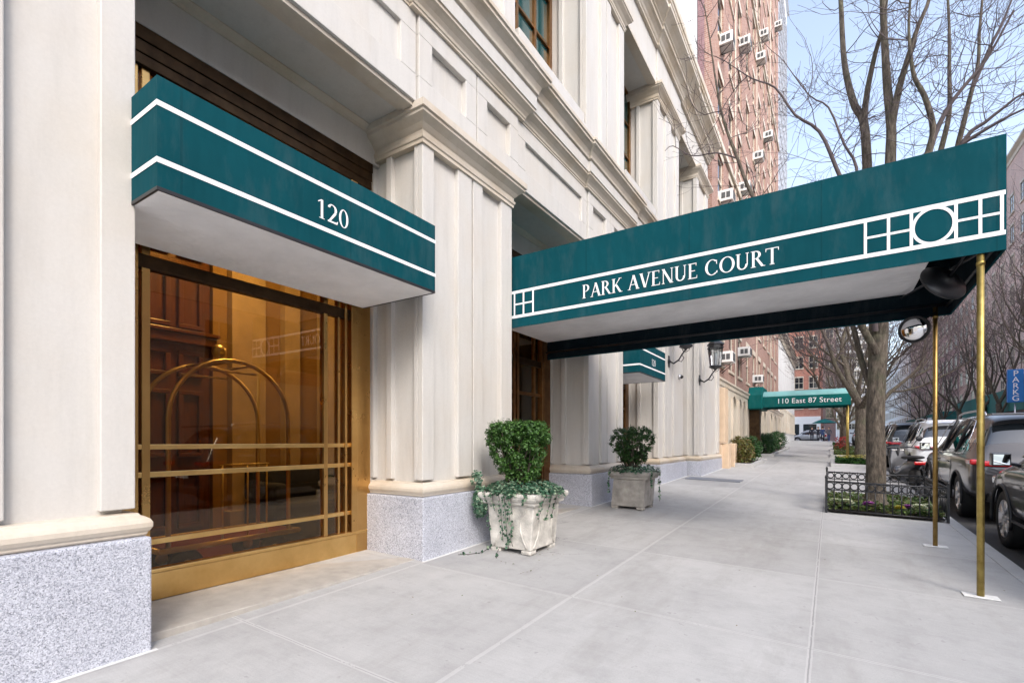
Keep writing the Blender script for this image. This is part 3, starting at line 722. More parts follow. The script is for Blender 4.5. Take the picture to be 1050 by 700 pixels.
slab([(cx1,cy0+T+.001,zb_),(cx1,cy1-T-.001,zfar),(cx1,cy1-T-.001,zt),(cx1,cy0+T+.001,zt)], (-T,0,0))
slab([(cx1,cy1,zfar),(cx0,cy1,cz(zfar,cx0)),(cx0,cy1,cz(zt,cx0)),(cx1,cy1,zt)], (0,-T,0))
slab([(cx0,cy0,cz(zt,cx0)+.001),(cx1,cy0,zt+.001),(cx1,cy1,zt+.001),(cx0,cy1,cz(zt,cx0)+.001)], (0,0,T))
# bands and emblem on both long sides and the front end
def bandset(face):
    tb = .036
    def S(u0, v0, u1, v1, u2=None):    # strip from u0..u1 horizontally, v0..v1 vertically, following the tilt
        if face == 'near': P = lambda u, v: (u, cy0-.004, cz(v, u))
        else: P = lambda u, v: (u, cy1+.004, cz(v, u))
        pts = [P(u0,v0),P(u1,v0),P(u1,v1),P(u0,v1)]
        if face != 'near': pts.reverse()
        m.add(pts, [(0,1,2,3)], 1)
    lo, hi = 2.945, 3.258
    S(cx0, hi, 1.155, hi+tb); S(cx0, lo, 1.155, lo+tb)
    vt = .022
    for u in (.262,.424,.578,.862,1.008,1.133): S(u-vt/2, lo+tb+.0006, u+vt/2, hi-.0006)
    mid = (lo+hi+tb)/2
    for a, b in ((.262,.424),(.424,.578),(.862,1.008),(1.008,1.133)): S(a+vt/2+.0006, mid-.010, b-vt/2-.0006, mid+.010)
    for u in (-3.40,-3.265,-3.125): S(u-vt/2, lo+tb+.0006, u+vt/2, hi-.0006)
    for a, b in ((-3.40,-3.265),(-3.265,-3.125)): S(a+vt/2+.0006, mid-.010, b-vt/2-.0006, mid+.010)
    n = 48; cxm = .72; ro = .152
    for i in range(n):
        a0, a1 = 2*math.pi*i/n, 2*math.pi*(i+1)/n; pts = []
        for a, r in ((a0,ro),(a1,ro),(a1,ro-.024),(a0,ro-.024)):
            u, v = cxm+r*.94*math.cos(a), mid+r*math.sin(a)*1.05
            y = cy0-.0055 if face == 'near' else cy1+.0055
            pts.append((u, y, cz(v, u)))
        if face == 'near': pts.reverse()
        m.add(pts, [(0,1,2,3)], 1)
bandset('near'); bandset('far')
for v in (2.945, 3.258): m.add([(cx1+.004,cy0,v),(cx1+.004,cy1,v),(cx1+.004,cy1,v+.036),(cx1+.004,cy0,v+.036)], [(0,1,2,3)], 1)
m.build('canopy_cover', ['teal_canvas','white_paint'], cn)
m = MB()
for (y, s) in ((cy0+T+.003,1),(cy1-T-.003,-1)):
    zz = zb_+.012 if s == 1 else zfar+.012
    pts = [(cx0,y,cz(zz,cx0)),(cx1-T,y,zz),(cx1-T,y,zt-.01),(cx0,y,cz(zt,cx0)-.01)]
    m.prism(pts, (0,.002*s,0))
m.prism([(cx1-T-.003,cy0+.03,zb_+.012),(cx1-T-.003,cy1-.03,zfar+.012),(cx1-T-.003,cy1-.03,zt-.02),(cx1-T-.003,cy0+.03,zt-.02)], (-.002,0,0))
m.build('valance_shade_sheet', 'shaded_canvas', cn)  # near-black sheets added as painted shade inside the valances
m = MB(); xe = .80
m.prism([(cx0,cy0+.03,cz(zs_,cx0)),(xe,cy0+.03,cz(zs_,xe)),(xe,cy1-.03,cz(zs_,xe)),(cx0,cy1-.03,cz(zs_,cx0))], (0,0,.012)); m.build('canopy_soffit', 'soffit_cloth', cn)
m = MB()
for y in (cy0+.05, cy1-.05):
    for z in (zb_+.05, zt-.06): m.tube([(cx0,y,cz(z,cx0)),(cx1-.04,y,z)], .016, 8)
for x in (cx1-.05, .3,-.6,-1.5,-2.4,-3.3):
    m.tube([(x,cy0+.05,cz(zt-.06,x)),(x,cy1-.05,cz(zt-.06,x))], .016, 8)
m.tube([(cx1-.05,cy0+.05,zb_+.05),(cx1-.05,cy1-.05,zfar+.09)], .014, 8)
m.tube([(1.015,cy0+.06,zb_+.02),(.70,cy1-.1,3.0)], .012, 8)
m.build('canopy_frame', 'black_iron', cn)
word_parts('PARK AVENUE COURT', (-2.455,cy0-.003,cz(3.040,-2.455)), Vector((1,0,.0095)), (0,0,1), (0,-1,0), .158, 2.05, 'white_paint', cn)
word_parts('PARK AVENUE COURT', (-.406,cy1+.003,cz(3.022,-.406)), Vector((-1,0,-.0095)), (0,0,1), (0,1,0), .175, 2.05, 'white_paint', cn)
for y, mat in ((5.36,'pole_brass'),(7.385,'old_pole_brass')):
    m = MB(); x = 1.016; r_ = .024 if y < 6 else .0225
    m.tube([(x,y,g(x,y)+.004),(x,y,1.4),(x,y,zb_+.04)], r_, 20)
    m.lathe([(r_+.004,0),(r_+.004,.025),(r_+.001,.03)], 20, M=Matrix.Translation((x,y,zb_-.09))); o = m.build('canopy_pole', mat, cn)
    m = MB(); z = g(x,y)
    m.prism([(x-.11,y-.06,g(x-.11,y-.06)+.003),(x+.11,y-.06,g(x+.11,y-.06)+.003),(x+.11,y+.06,g(x+.11,y+.06)+.003),(x-.11,y+.06,g(x-.11,y+.06)+.003)], (0,0,.008)); m.build('pole_base', 'caulk', o, bevel=.003)

# ================================================================ CONVEX MIRRORS
def cmirror(c, nrm, mount, lab, r=.2):
    A = thing('convex_mirror', c, lab, 'mirror', None)
    M_ = Mrot(Vector(c), nrm)
    m = MB(); m.lathe([(.1*r,.25*r),(.45*r,.225*r),(.75*r,.14*r),(r-.012,.003)][::-1], 36, M=M_); m.build('mirror_face', 'mirror', A)
    m = MB(); m.lathe([(r-.014,.004),(r-.012,.016),(r,.014),(r+.004,0),(r-.01,-.018),(.10,-.05),(.05,-.055),(.045,-.075),(.01,-.075)], 36, M=M_); m.build('mirror_back', 'black_iron', A)
    m = MB(); b = M_ @ Vector((0,0,-.07)); m.tube([b, (b+Vector(mount))/2+Vector((0,0,.03)), Vector(mount)], .010, 8); m.build('bracket', 'black_iron', A)
cmirror((.845,5.75,2.735), (-.52,.705,-.48), (1.016,5.38,2.93), 'round convex mirror seen from its black back, hung under the canopy by the nearer pole', .19)
cmirror((.815,7.28,2.615), (-.35,-.93,-.12), (1.016,7.37,2.80), 'round convex mirror showing its reflecting face beside the farther brass pole', .15)

# ================================================================ WALL LANTERNS
def lantern(px, y, z, out, lab):
    A = thing('wall_lantern', (px,y,z), lab, 'lantern', 'wall lanterns on the pilasters')
    m = MB(); m.lathe([(.09,0),(.09,.02),(.05,.03),(.02,.05)], 16, M=Mrot((px,y,z),(1,0,0))); m.box(px,px+.02,y-.05,y+.05,z-.14,z+.14)
    pts = [(px+.03,y,z),(px+out*.3,y,z-.06),(px+out*.6,y,z+.02),(px+out*.8,y,z+.16),(px+out,y,z+.26)]
    m.tube(pts, [.022,.022,.020,.018,.018], 8); m.tube([(px+out*.55,y,z),(px+out*.75,y,z-.03),(px+out*.9,y,z+.06),(px+out*.8,y,z+.12)], .010, 6)
    for s in (-1,1): m.tube([(px+out,y,z+.2),(px+out+s*.07,y,z+.23),(px+out+s*.1,y,z+.3)], .008, 6)
    m.build('bracket', 'black_iron', A)
    cx, cz0 = px+out, z+.28; M_ = Matrix.Translation((cx,y,cz0))
    m = MB(); m.lathe([(.02,-.04),(.04,-.01),(.12,.02),(.16,.04),(.165,.07),(.15,.09),(.14,.09)], 8, M=M_, smooth=False)
    for k in range(8):
        a = 2*math.pi*k/8; ca, sa = math.cos(a), math.sin(a)
        m.tube([(cx+.142*ca,y+.142*sa,cz0+.09),(cx+.19*ca,y+.19*sa,cz0+.55)], .009, 5)
    m.lathe([(.19,.55),(.215,.555),(.215,.585),(.20,.59),(.20,.64),(.225,.65),(.225,.67),(.12,.76),(.06,.80),(.05,.84),(.03,.86),(.015,.93)], 8, M=M_, smooth=False)
    m.build('lantern_frame', 'black_iron', A)
    m = MB(); m.lathe([(.135,.09),(.18,.55)], 8, M=M_, smooth=False); m.build('lantern_glass', 'lamp_glass', A)
    m = MB(); m.lathe([(.03,.09),(.045,.12),(.045,.42),(.03,.45)], 10, M=M_); m.build('frosted_tube', 'white_paint', A)
lantern(-3.41, 12.55, 3.33, .42, 'black iron lantern half hidden by the canopy valance, nearer of the two on the pilasters')
lantern(-3.05, 14.33, 3.02, .42, 'black iron lantern in full view on the last pilaster beyond the canopy')
cam_ = thing('security_camera', (-3.40,13.55,3.05), 'small dark dome camera fixed to the pilaster between the two lanterns', 'camera')
m = MB(); m.lathe([(.07,0),(.07,.03),(.055,.05)], 14, M=Mrot((-3.405,13.55,3.05),(1,0,0))); m.build('mount', 'steel', cam_)
m = MB(); m.lathe([(.05,.05),(.05,.07),(.035,.10),(.01,.115)], 14, M=Mrot((-3.405,13.55,3.05),(1,0,0))); m.build('dome', 'car_trim', cam_)
# ================================================================ PLANTERS AND THEIR PLANTS
def planter(xb0, xb1, yb0, yb1, xt0, xt1, yt0, yt1, zb, zt, mat, lab, ribs=True):
    A = thing('stone_planter', ((xb0+xb1)/2,(yb0+yb1)/2,zb), lab, 'planter')
    m = MB(); T_ = .05; zr = zt-.10
    lo = [(xb0,yb0),(xb1,yb0),(xb1,yb1),(xb0,yb1)]; hi = [(xt0+.075,yt0+.075),(xt1-.075,yt0+.075),(xt1-.075,yt1-.075),(xt0+.075,yt1-.075)]
    N = 7; rows = []
    for k in range(N):
        f = k/(N-1); z = zb+.035+(zr-zb-.035)*f
        rows.append([(a[0]+(b[0]-a[0])*f, a[1]+(b[1]-a[1])*f, z) for a, b in zip(lo, hi)])
    vs = [p for r_ in rows for p in r_]; fs = [(3,2,1,0)]
    for k in range(N-1):
        for i in range(4): fs.append((k*4+i, k*4+(i+1)%4, (k+1)*4+(i+1)%4, (k+1)*4+i))
    m.add(vs, fs)
    for cx_, cy_ in lo:                              # little feet
        sx_ = 1 if cx_ == xb0 else -1; sy_ = 1 if cy_ == yb0 else -1
        m.box(cx_, cx_+sx_*.12, cy_, cy_+sy_*.12, zb-.01, zb+.034)
    m.build('planter_body', mat, A, bevel=.012)
    m = MB(); c = [(xt0+.05,yt0+.05),(xt1-.05,yt0+.05),(xt1-.05,yt1-.05),(xt0+.05,yt1-.05)]
    m.sweep([(-.06,zr-.02),(.004,zr-.02),(.012,zr-.005),(.012,zr+.012),(.028,zr+.022),(.045,zr+.045),(.05,zr+.07),(.045,zr+.095),(.02,zr+.10),(-.045,zr+.10),(-.05,zr+.03)], c, closed=True)
    m.build('planter_rim', mat, A)
    # recessed field on each side: two raised curved ribs
    m = MB()
    def on(face, u, f):                               # u 0..1 across, f 0..1 up
        a, b = {0:(0,1),1:(1,2),2:(2,3),3:(3,0)}[face]
        P = [Vector((*lo[a],0)), Vector((*lo[b],0)), Vector((*hi[a],0)), Vector((*hi[b],0))]
        p = (P[0]*(1-u)+P[1]*u)*(1-f) + (P[2]*(1-u)+P[3]*u)*f; p.z = zb+.035+(zr-zb-.035)*f
        return p
    for face in (range(4) if ribs else ()):
        for s in (-1, 1):
            pts = [on(face, .5+s*(.40-.17*math.sin(math.pi*f)), .04+f*.92) for f in [i/12 for i in range(13)]]
            m.tube(pts, .010, 6)
    if ribs: m.each('carved_rib', mat, A)
    m = MB(); m.box(xt0+.07,xt1-.07,yt0+.07,yt1-.07,zt-.10,zt-.045); m.build('soil', 'soil', A)
    return A
planter(-3.055,-2.555,4.31,4.85,-3.16,-2.44,4.22,4.94,.172,.79,'planter_stone','whitish carved stone planter with ivy trailing down its face, nearest the camera')
planter(-3.03,-2.49,7.69,8.23,-3.06,-2.38,7.62,8.30,.238,.835,'planter_concrete','plain grey concrete planter standing beyond the doorway of the big canopy', False)

def leaf(mb, p, n, size, rnd, mi=0, asp=.55, fold=.25):
    n = Vector(n).normalized(); u = n.orthogonal().normalized(); u.rotate(Matrix.Rotation(rnd.uniform(0,6.28), 3, n)); w = n.cross(u)
    s = size*rnd.uniform(.7,1.25); a = u*s; b = w*s*asp
    q = Vector(p)
    mb.add([q-a*.5, q+b*.5-n*0+n*s*fold*.3, q+a*.5, q-b*.5+n*s*fold*.3], [(0,1,2),(0,2,3)], mi)
def rsphere(rnd):
    while True:
        v = Vector((rnd.uniform(-1,1), rnd.uniform(-1,1), rnd.uniform(-1,1)))
        if .05 < v.length < 1: return v
def shrub(name, c, prof, n, size, mat, lab, rnd, stems=9, cat='shrub', group=None, clumps=70, zb=0, cs=.06, stem_spread=.5):
    """prof(f) -> (rx, ry) for height fraction f; c = base centre; prof height H"""
    H = prof['h']; A = thing(name, c, lab, cat, group)
    st = MB(); lf = MB(); cen = []
    for k in range(clumps):
        f = rnd.uniform(prof.get('f0',0), 1); rx, ry = prof['r'](f); a = rnd.uniform(0, 6.283); q = rnd.random()**.45
        if prof.get('top') and rnd.random() < .4: f = rnd.uniform(.72, 1); rx, ry = prof['r'](f)
        j = 1 + .14*noise.noise(Vector((math.cos(a)*1.7, math.sin(a)*1.7, f*3+c[0])))
        cen.append(Vector((c[0]+rx*q*j*math.cos(a), c[1]+ry*q*j*math.sin(a), c[2]+f*H + (0 if f<.9 else rnd.uniform(-.02,.02)))))
    for k in range(n):
        cc = rnd.choice(cen); d = rsphere(rnd); p = cc + d*cs*rnd.uniform(.5,1.25)
        leaf(lf, p, d+Vector((0,0,.7)), size, rnd)
    for k in range(stems):
        t_ = rnd.choice(cen); b = Vector((c[0]+rnd.uniform(-.06,.06), c[1]+rnd.uniform(-.06,.06), c[2]-.05))
        mid = b.lerp(t_, .5)+Vector((rnd.uniform(-.04,.04), rnd.uniform(-.04,.04), .04)); st.tube([b, b.lerp(mid,.5)+Vector((rnd.uniform(-.02,.02),)*3), mid, t_], [.012,.010,.008,.003], 5)
    st.build('stems', 'bark', A); lf.build('foliage', mat, A); return A
rnd = random.Random(11)
# 1: clipped box shrub, wide flat top narrowing downward
def r1(f): k = .14+.175*min(1, max(0,(f-.15))/.55)**.8; return (k*1.13 if f < .93 else k*1.05, k)
shrub('boxwood_shrub', (-2.86,4.58,.76), {'h':.76,'f0':.22,'top':1,'r':r1}, 21000, .030, 'box_leaf', 'bright green clipped boxwood with a flat wide top in the ivy-hung planter', rnd, stems=26, clumps=620, cs=.05)
def r2(f): k = .12+.24*min(1, max(0,(f-.2))/.45)**.8*(1 if f < .8 else 1-(f-.8)*1.5); return (k, k)
shrub('boxwood_shrub', (-2.74,7.96,.80), {'h':.74,'f0':.25,'r':r2}, 7500, .038, 'dark_leaf', 'dark green rounded boxwood with bare lower stems in the plain concrete planter', rnd, stems=46, clumps=190, cs=.055)
def ivy(cx, cy, rx, ry, z, vines, lab, rnd, n, size=.038):
    A = thing('ivy_plant', (cx,cy,z), lab, 'ivy'); lf = MB(); st = MB()
    for k in range(n):
        a = rnd.uniform(0, 6.283); q = rnd.uniform(.55, 1.12); h = rnd.uniform(0,.13)*(1.5-q)
        p = Vector((cx+rx*q*math.cos(a), cy+ry*q*math.sin(a), z+h+.02*noise.noise(Vector((a*3,0,0)))-max(0,q-1)*.35))
        leaf(lf, p, (math.cos(a)*.5*q+rnd.uniform(-.4,.4), math.sin(a)*.5*q+rnd.uniform(-.4,.4), .8), size, rnd, asp=.85)
    for v in vines:
        st.tube(v, .0035, 4)
        L = [Vector(p) for p in v]
        for i in range(len(L)-1):
            for k in range(rnd.randint(2,5)):
                p = L[i].lerp(L[i+1], rnd.random()) + Vector((rnd.uniform(-.02,.02), rnd.uniform(-.025,.0), rnd.uniform(-.02,.02)))
                leaf(lf, p, (rnd.uniform(-.4,.4), -1, rnd.uniform(-.2,.5)), size*.85, rnd, asp=.9)
    st.build('vine', 'twig', A); lf.build('leaves', 'ivy_leaf', A); return A
vines = []
for u, L_ in ((.12,.40),(.25,.20),(.38,.52),(.47,.58),(.56,.56),(.60,.22),(.86,.12)):
    x = -3.14+.68*u; pts = []; n = max(3, int(L_/.07))
    for k in range(n+1):
        f = k/n; z = .80-L_*f; pts.append((x+.10*(.5-u)*f+rnd.uniform(-.012,.012), 4.205+.075*f*L_/.5+rnd.uniform(-.006,.004), z))
    vines.append([(x,4.30,.80)]+pts)
for v in (.15,.45,.7):
    vines.append([(-2.5,4.3+v*.5,.81)]+[(-2.425-.02*k, 4.3+v*.5+rnd.uniform(-.02,.02), .78-.07*k) for k in range(5)])
vines.append([(-3.15,4.4,.8)]+[(-3.20-.008*k, 4.33+rnd.uniform(-.02,.02), .78-.06*k) for k in range(6)])
vines.append([(-3.0,4.25,.22),(-3.03,4.12,.178),(-3.12,4.0,.17),(-3.2,3.94,.168)])
vines.append([(-2.9,4.25,.22),(-2.86,4.13,.172),(-2.80,4.05,.168)])
A = ivy(-2.80,4.58,.40,.38,.79,vines,'variegated ivy spilling over the rim of the whitish stone planter',rnd,2100)
lf = MB()                                     # hanging tuft on the left corner
for k in range(420):
    d = rsphere(rnd); p = Vector((-3.19,4.30,.68)) + Vector((d.x*.085, d.y*.10, d.z*.19)); leaf(lf, p, (d.x,-.8,d.z+.3), .042, rnd, asp=.85)
for k in range(90):
    d = rsphere(rnd); p = Vector((-3.23,4.28,.93)) + Vector((d.x*.07, d.y*.07, d.z*.09)); leaf(lf, p, (d.x,-.8,d.z+.6), .036, rnd, asp=.85)
lf.build('leaves', 'ivy_leaf', A)
v2 = [[(-2.45,7.8,.84)]+[(-2.37, 7.75+rnd.uniform(-.03,.03), .82-.06*k) for k in range(5)], [(-3.0,7.65,.84)]+[(-3.02,7.60,.80-.06*k) for k in range(6)], [(-2.42,8.1,.84)]+[(-2.36,8.15,.82-.08*k) for k in range(7)]]
ivy(-2.72,7.96,.38,.37,.835,v2,'straggly green ivy around the foot of the dark boxwood in the concrete planter',rnd,620,.045)

# ================================================================ BRICK APARTMENT TOWER NEXT DOOR
bk = thing('brick_tower', (-4,30,.4), 'tall pink brick apartment house with a pale stone base, dotted with window air conditioners', 'building')
BX = -3.5; BY0, BY1 = 18.42, 45.0
m = MB(); m.box(-14,BX-.25,BY0+.3,BY1,-.1,50); m.build('core_wall', 'shaded_brick', bk)
cols_y = [20.1,22.45,24.8,27.4,29.9,32.4,34.9,37.4,39.9,42.4]; WW, WH = 1.15, 1.75; FL = 3.06; Z0 = 4.25; SB = 3.5
# brick skin with real window openings: piers between columns and spandrels between floors
m = MB(); prev = BY0
for cy in cols_y: m.box(BX-.25,BX,prev,cy-WW/2,SB,50); prev = cy+WW/2
m.box(BX-.25,BX,prev,BY1,SB,50)
nf = 14
for cy in cols_y:
    z = SB
    for k in range(nf):
        m.box(BX-.249,BX-.002,cy-WW/2+.001,cy+WW/2-.001,z,Z0+k*FL); z = Z0+k*FL+WH
    m.box(BX-.249,BX-.002,cy-WW/2+.001,cy+WW/2-.001,z,50)
m.build('brick_skin', 'pink_brick', bk)
m = MB(); m.box(-3.98,BX-.251,BY0,BY0+.29,SB,50); m.build('return_wall', 'shaded_brick', bk)
m = MB(); m.box(-14,-4.0,BY0+.02,BY0+.28,11.9,50); m.build('light_court_wall', 'white_stucco', bk)
m = MB()                                            # stone courses
for z in (12.3,24.5,36.6): m.box(BX,BX+.10,BY0,BY1,z+.1,z+.32)
for cy in cols_y[1::3]: m.box(BX,BX+.035,cy+1.0,cy+1.14,SB,50)
m.each('stone_course', 'limestone', bk, bevel=.01)
cnt = 0; rest = MB(); 
for cy in cols_y:
    for k in range(nf):
        z = Z0+k*FL
        if z > 1.33+.93*(1.9+.84*cy)+1.5: continue
        f = MB(); x = BX-.11
        f.box(x,x+.05,cy-WW/2,cy-WW/2+.07,z,z+WH); f.box(x,x+.05,cy+WW/2-.07,cy+WW/2,z,z+WH)
        f.box(x,x+.05,cy-WW/2+.07,cy+WW/2-.07,z,z+.07); f.box(x,x+.05,cy-WW/2+.07,cy+WW/2-.07,z+WH-.07,z+WH); f.box(x+.01,x+.06,cy-WW/2+.07,cy+WW/2-.07,z+WH/2-.03,z+WH/2+.03)
        f.box(BX-.12,BX+.05,cy-WW/2-.06,cy+WW/2+.06,z-.11,z-.003); f.box(BX+.001,BX+.012,cy-WW/2-.05,cy+WW/2+.05,z+WH+.003,z+WH+.26)
        o = f.build('window', 'limestone', bk)
        p = MB(); p.box(x+.015,x+.025,cy-WW/2+.07,cy+WW/2-.07,z+.07,z+WH-.07); p.build('pane', 'window_glass', o); cnt += 1
# stone base
m = MB()
AR = [(19.3,.45),(21.35,.55),(22.9,.5),(24.05,.5),(28.0,.5),(30.2,.7),(32.2,.7),(36,.7),(39,.7),(42,.7)]
BF = -3.2; pr = BY0-.9
for cy, w in AR:
    m.box(-3.76,BF,pr,cy-w,0,SB-.05); m.box(-3.755,BF-.002,cy-w+.001,cy+w-.001,3.15,SB-.06); m.box(-3.755,BF-.002,cy-w+.001,cy+w-.001,0,1.1 if cy > 19.5 else .45); pr = cy+w
m.box(-3.76,BF,pr,BY1,0,SB-.05); m.box(-4,-3.5,17.45,18.5,0,SB-.05)
m.build('stone_base', 'limestone', bk, bevel=.01)
for cy, w in AR:
    m = MB()
    for i in range(12):                              # arch spandrels over each opening
        a0, a1 = math.pi*i/12, math.pi*(i+1)/12
        q = [(cy-w*math.cos(a0),2.62+.5*math.sin(a0)),(cy-w*math.cos(a1),2.62+.5*math.sin(a1)),(cy-w*math.cos(a1),3.16),(cy-w*math.cos(a0),3.16)]
        m.prism([(BF-.005,y,z) for y, z in q], (-.2,0,0))
    m.build('window_arch', 'limestone', bk)
    m = MB()
    for s in (-1,1): m.box(BF,BF+.05,cy+s*(w+.09)-.07,cy+s*(w+.09)+.07,.9,3.0)
    m.each('window_jamb', 'limestone', bk)
m = MB()
for cy, w in AR: m.box(-3.6,-3.55,cy-w,cy+w,.4,3.2)
m.each('base_window', 'window_glass', bk)
m = MB(); m.sweep([(-.33,SB-.048),(0,SB-.25),(.04,SB-.22),(.05,SB-.10),(.10,SB-.06),(.10,SB),(-.31,SB+.03)], [(BF,BY0-.9),(BF,BY1)]); m.build('string_course', 'limestone', bk)
# tan entrance plinth
m = MB(); m.box(-3.4,-2.98,17.36,18.0,.2,1.22); m.box(-3.4,-2.80,17.5,17.95,.2,1.25); m.box(-3.3,-2.75,18.35,18.9,.2,1.25); m.box(-3.4,-2.9,17.40,18.0,1.27,3.1); m.each('entrance_plinth', 'tan_stone', bk, bevel=.02)

# window air conditioners
def ac(y, z, lab, sc=1.0):
    A = thing('air_conditioner', (BX,y,z), lab, 'air conditioner', 'window air conditioners on the brick tower')
    sc = .86 if z > 5.5 and lab[:7] != 'largest' else .85; w, h, d = .36*sc, .24*sc, .55*sc; x0 = BX-.1; x1 = BX+d
    m = MB(); m.box(x0,x1,y-w,y+w,z,z+2*h); m.build('casing', 'ac_white', A, bevel=.02)
    m = MB()
    for s in (-1,1):
        m.box(x1-.001,x1+.012,y+s*w*.48-w*.38,y+s*w*.48+w*.38,z+.06,z+2*h-.06)
        for k in range(2): m.box(x0+d*(.38+k*.36),x0+d*(.66+k*.36),y+s*(w+.001),y+s*(w+.012),z+.10,z+2*h-.10)
    m.build('grille', 'ac_dark', A)
    for s in (-1,1):
        m = MB(); m.tube([(BX,y+s*w*.7,z-.35),(BX+d*.85,y+s*w*.7,z-.015),(BX,y+s*w*.7,z-.015)], .015, 5); m.build('support_bracket', 'black_iron', A)
    return A
ACS = [(20.1,16.2,'largest air conditioner high on the brick tower, on iron brackets in the nearest column'),
 (20.1,10.32,'air conditioner just above the canopy edge in the nearest column of the brick tower'),
 (20.1,4.28,'low air conditioner just beyond the iron lantern, nearest of those seen under the canopy'),
 (24.8,19.3,'air conditioner right beside and beyond the largest one, near the top of the picture'),
 (24.8,12.7,'air conditioner a little above the canopy line, third window column of the brick tower'),
 (24.8,5.2,'air conditioner under the canopy valance, higher than the one by the lantern'),
 (29.9,16.6,'louvred air conditioner in the middle column of the brick tower, above the canopy'),
 (29.9,4.5,'small low air conditioner above the 110 canopy'),
 (31.0,22.7,'air conditioner high on the brick tower, first of the cluster near its far edge'),
 (32.6,25.1,'topmost air conditioner of the cluster near the far edge of the brick tower'),
 (35.2,20.5,'small air conditioner near the far edge of the brick tower, lowest there'),
 (42.4,32.6,'tiny air conditioner at the far top corner of the brick tower')]
for a in ACS: ac(*a)

# ================================================================ 110 EAST 87 STREET CANOPY
c2 = thing('green_canopy', (-1,26,.4), 'distant green canopy lettered 110 East 87 Street spanning the sidewalk', 'canopy')
y0, y1, xa, xb2, zl, zt2 = 25.2, 27.2, -3.1, .75, 2.87, 3.35
m = MB(); mid = (y0+y1)/2
prof = [(y0,zl),(y0,zt2)]+[(mid-(mid-y0)*math.cos(R(a)), zt2+.30*math.sin(R(a))) for a in range(18,180,18)]+[(y1,zt2),(y1,zl)]
n = len(prof); vs = [(xa,y,z) for y, z in prof]+[(xb2,y,z) for y, z in prof]
m.add(vs, [(0,n,n+1,1)], 0)
for i in range(1, n-2): m.add([vs[i],vs[i+1],vs[n+i+1],vs[n+i]], [(0,3,2,1)], 1)
m.add([vs[n-2],vs[n-1],vs[2*n-1],vs[2*n-2]], [(0,3,2,1)], 0); m.add([v for v in vs[n:]], [tuple(range(n))], 0)
m.build('canopy_cover', ['green_canvas','pale_green_canvas'], c2)
m = MB(); m.prism([(-3.2,y0-.15,2.80),(-3.2,y1+.15,2.80),(-3.2,y1+.15,3.45),(-3.2,y1-.25,3.85),(-3.2,y0+.25,3.85),(-3.2,y0-.15,3.45)], (.62,0,0)); m.build('canopy_end_hood', 'green_canvas', c2, bevel=.06, segs=3)
font_part('lettering', '110 East 87 Street', .31, Matrix.Translation((-.80,y0-.012,zl+.15)) @ Matrix.Rotation(R(90),4,'X'), 'white_paint', c2, .006, space=1.05)
m = MB()
for y in (y0+.05,y1-.05): m.tube([(.65,y,g(.65,y)),(.65,y,zl+.05)], .03, 10)
m.build('canopy_pole', 'pole_brass', c2)
m = MB(); m.box(-3.25,-2.75,25.6,26.0,.4,2.9); m.build('door_reveal', 'dark_bronze', c2)

# ================================================================ HEDGES ON THE LEFT, BED KERBS
def hedge(cx, cy, rx, ry, h, n, mat, lab, rnd, cat='shrub'):
    z = g(cx, cy)+.12
    return shrub('hedge_shrub', (cx,cy,z), {'h':h,'f0':.05,'r':lambda f:(rx*(1-.35*max(0,f-.6)/.4)*(.8+.5*min(f,.5)), ry*(1-.35*max(0,f-.6)/.4))}, n, .085, mat, lab, rnd, stems=14, clumps=160, cs=.13, group='shrubs along the foot of the brick tower')
hedge(-2.65,19.3,.42,.75,.85,2600,'bronze_leaf','yellowish bronze-tinged shrub, nearest of those in front of the brick tower',rnd)
hedge(-2.62,21.0,.42,.75,.85,2600,'hedge_leaf','mid green shrub between the bronze-tinged shrub and the 110 canopy door',rnd)
hedge(-2.75,27.6,.45,1.0,.95,2600,'hedge_leaf','rounded dark green shrub just beyond the door of the 110 canopy',rnd)
hedge(-2.75,31.2,.45,1.2,.95,2200,'hedge_leaf','green shrub, second one beyond the door of the 110 canopy',rnd)
hedge(-2.7,35.4,.45,1.3,1.0,1800,'hedge_leaf','farthest green shrub at the foot of the buildings on the left',rnd)
def bedkerb(x0, x1, y0, y1, h, lab, w=.14):
    m = MB(); z = lambda x, y: g(x, y)
    for (a, b, c, d) in ((x0,x1,y0,y0+w),(x0,x1,y1-w,y1),(x0,x0+w,y0+w+.001,y1-w-.001),(x1-w,x1,y0+w+.001,y1-w-.001)):
        vs = [(a,c,z(a,c)-.05),(b,c,z(b,c)-.05),(b,d,z(b,d)-.05),(a,d,z(a,d)-.05)]; vs += [(p[0],p[1],p[2]+.05+h) for p in vs]
        m.add(vs, [(3,2,1,0),(4,5,6,7),(0,1,5,4),(1,2,6,5),(2,3,7,6),(3,0,4,7)])
    vs = [(x0+w,y0+w,z(x0,y0)+h*.4),(x1-w,y0+w,z(x1,y0)+h*.4),(x1-w,y1-w,z(x1,y1)+h*.4),(x0+w,y1-w,z(x0,y1)+h*.4)]
    m.add(vs, [(0,1,2,3)], 1)
    o = m.build('bed_kerb', ['concrete','soil'], None, bevel=.012); return tag(o, lab, 'planting bed')
bedkerb(-3.2,-2.15,18.4,22.4,.13,'low concrete kerb around the bed of the two nearest shrubs by the brick tower')
bedkerb(-3.2,-2.25,26.3,37.2,.13,'long low kerb around the shrubs beyond the 110 canopy door')

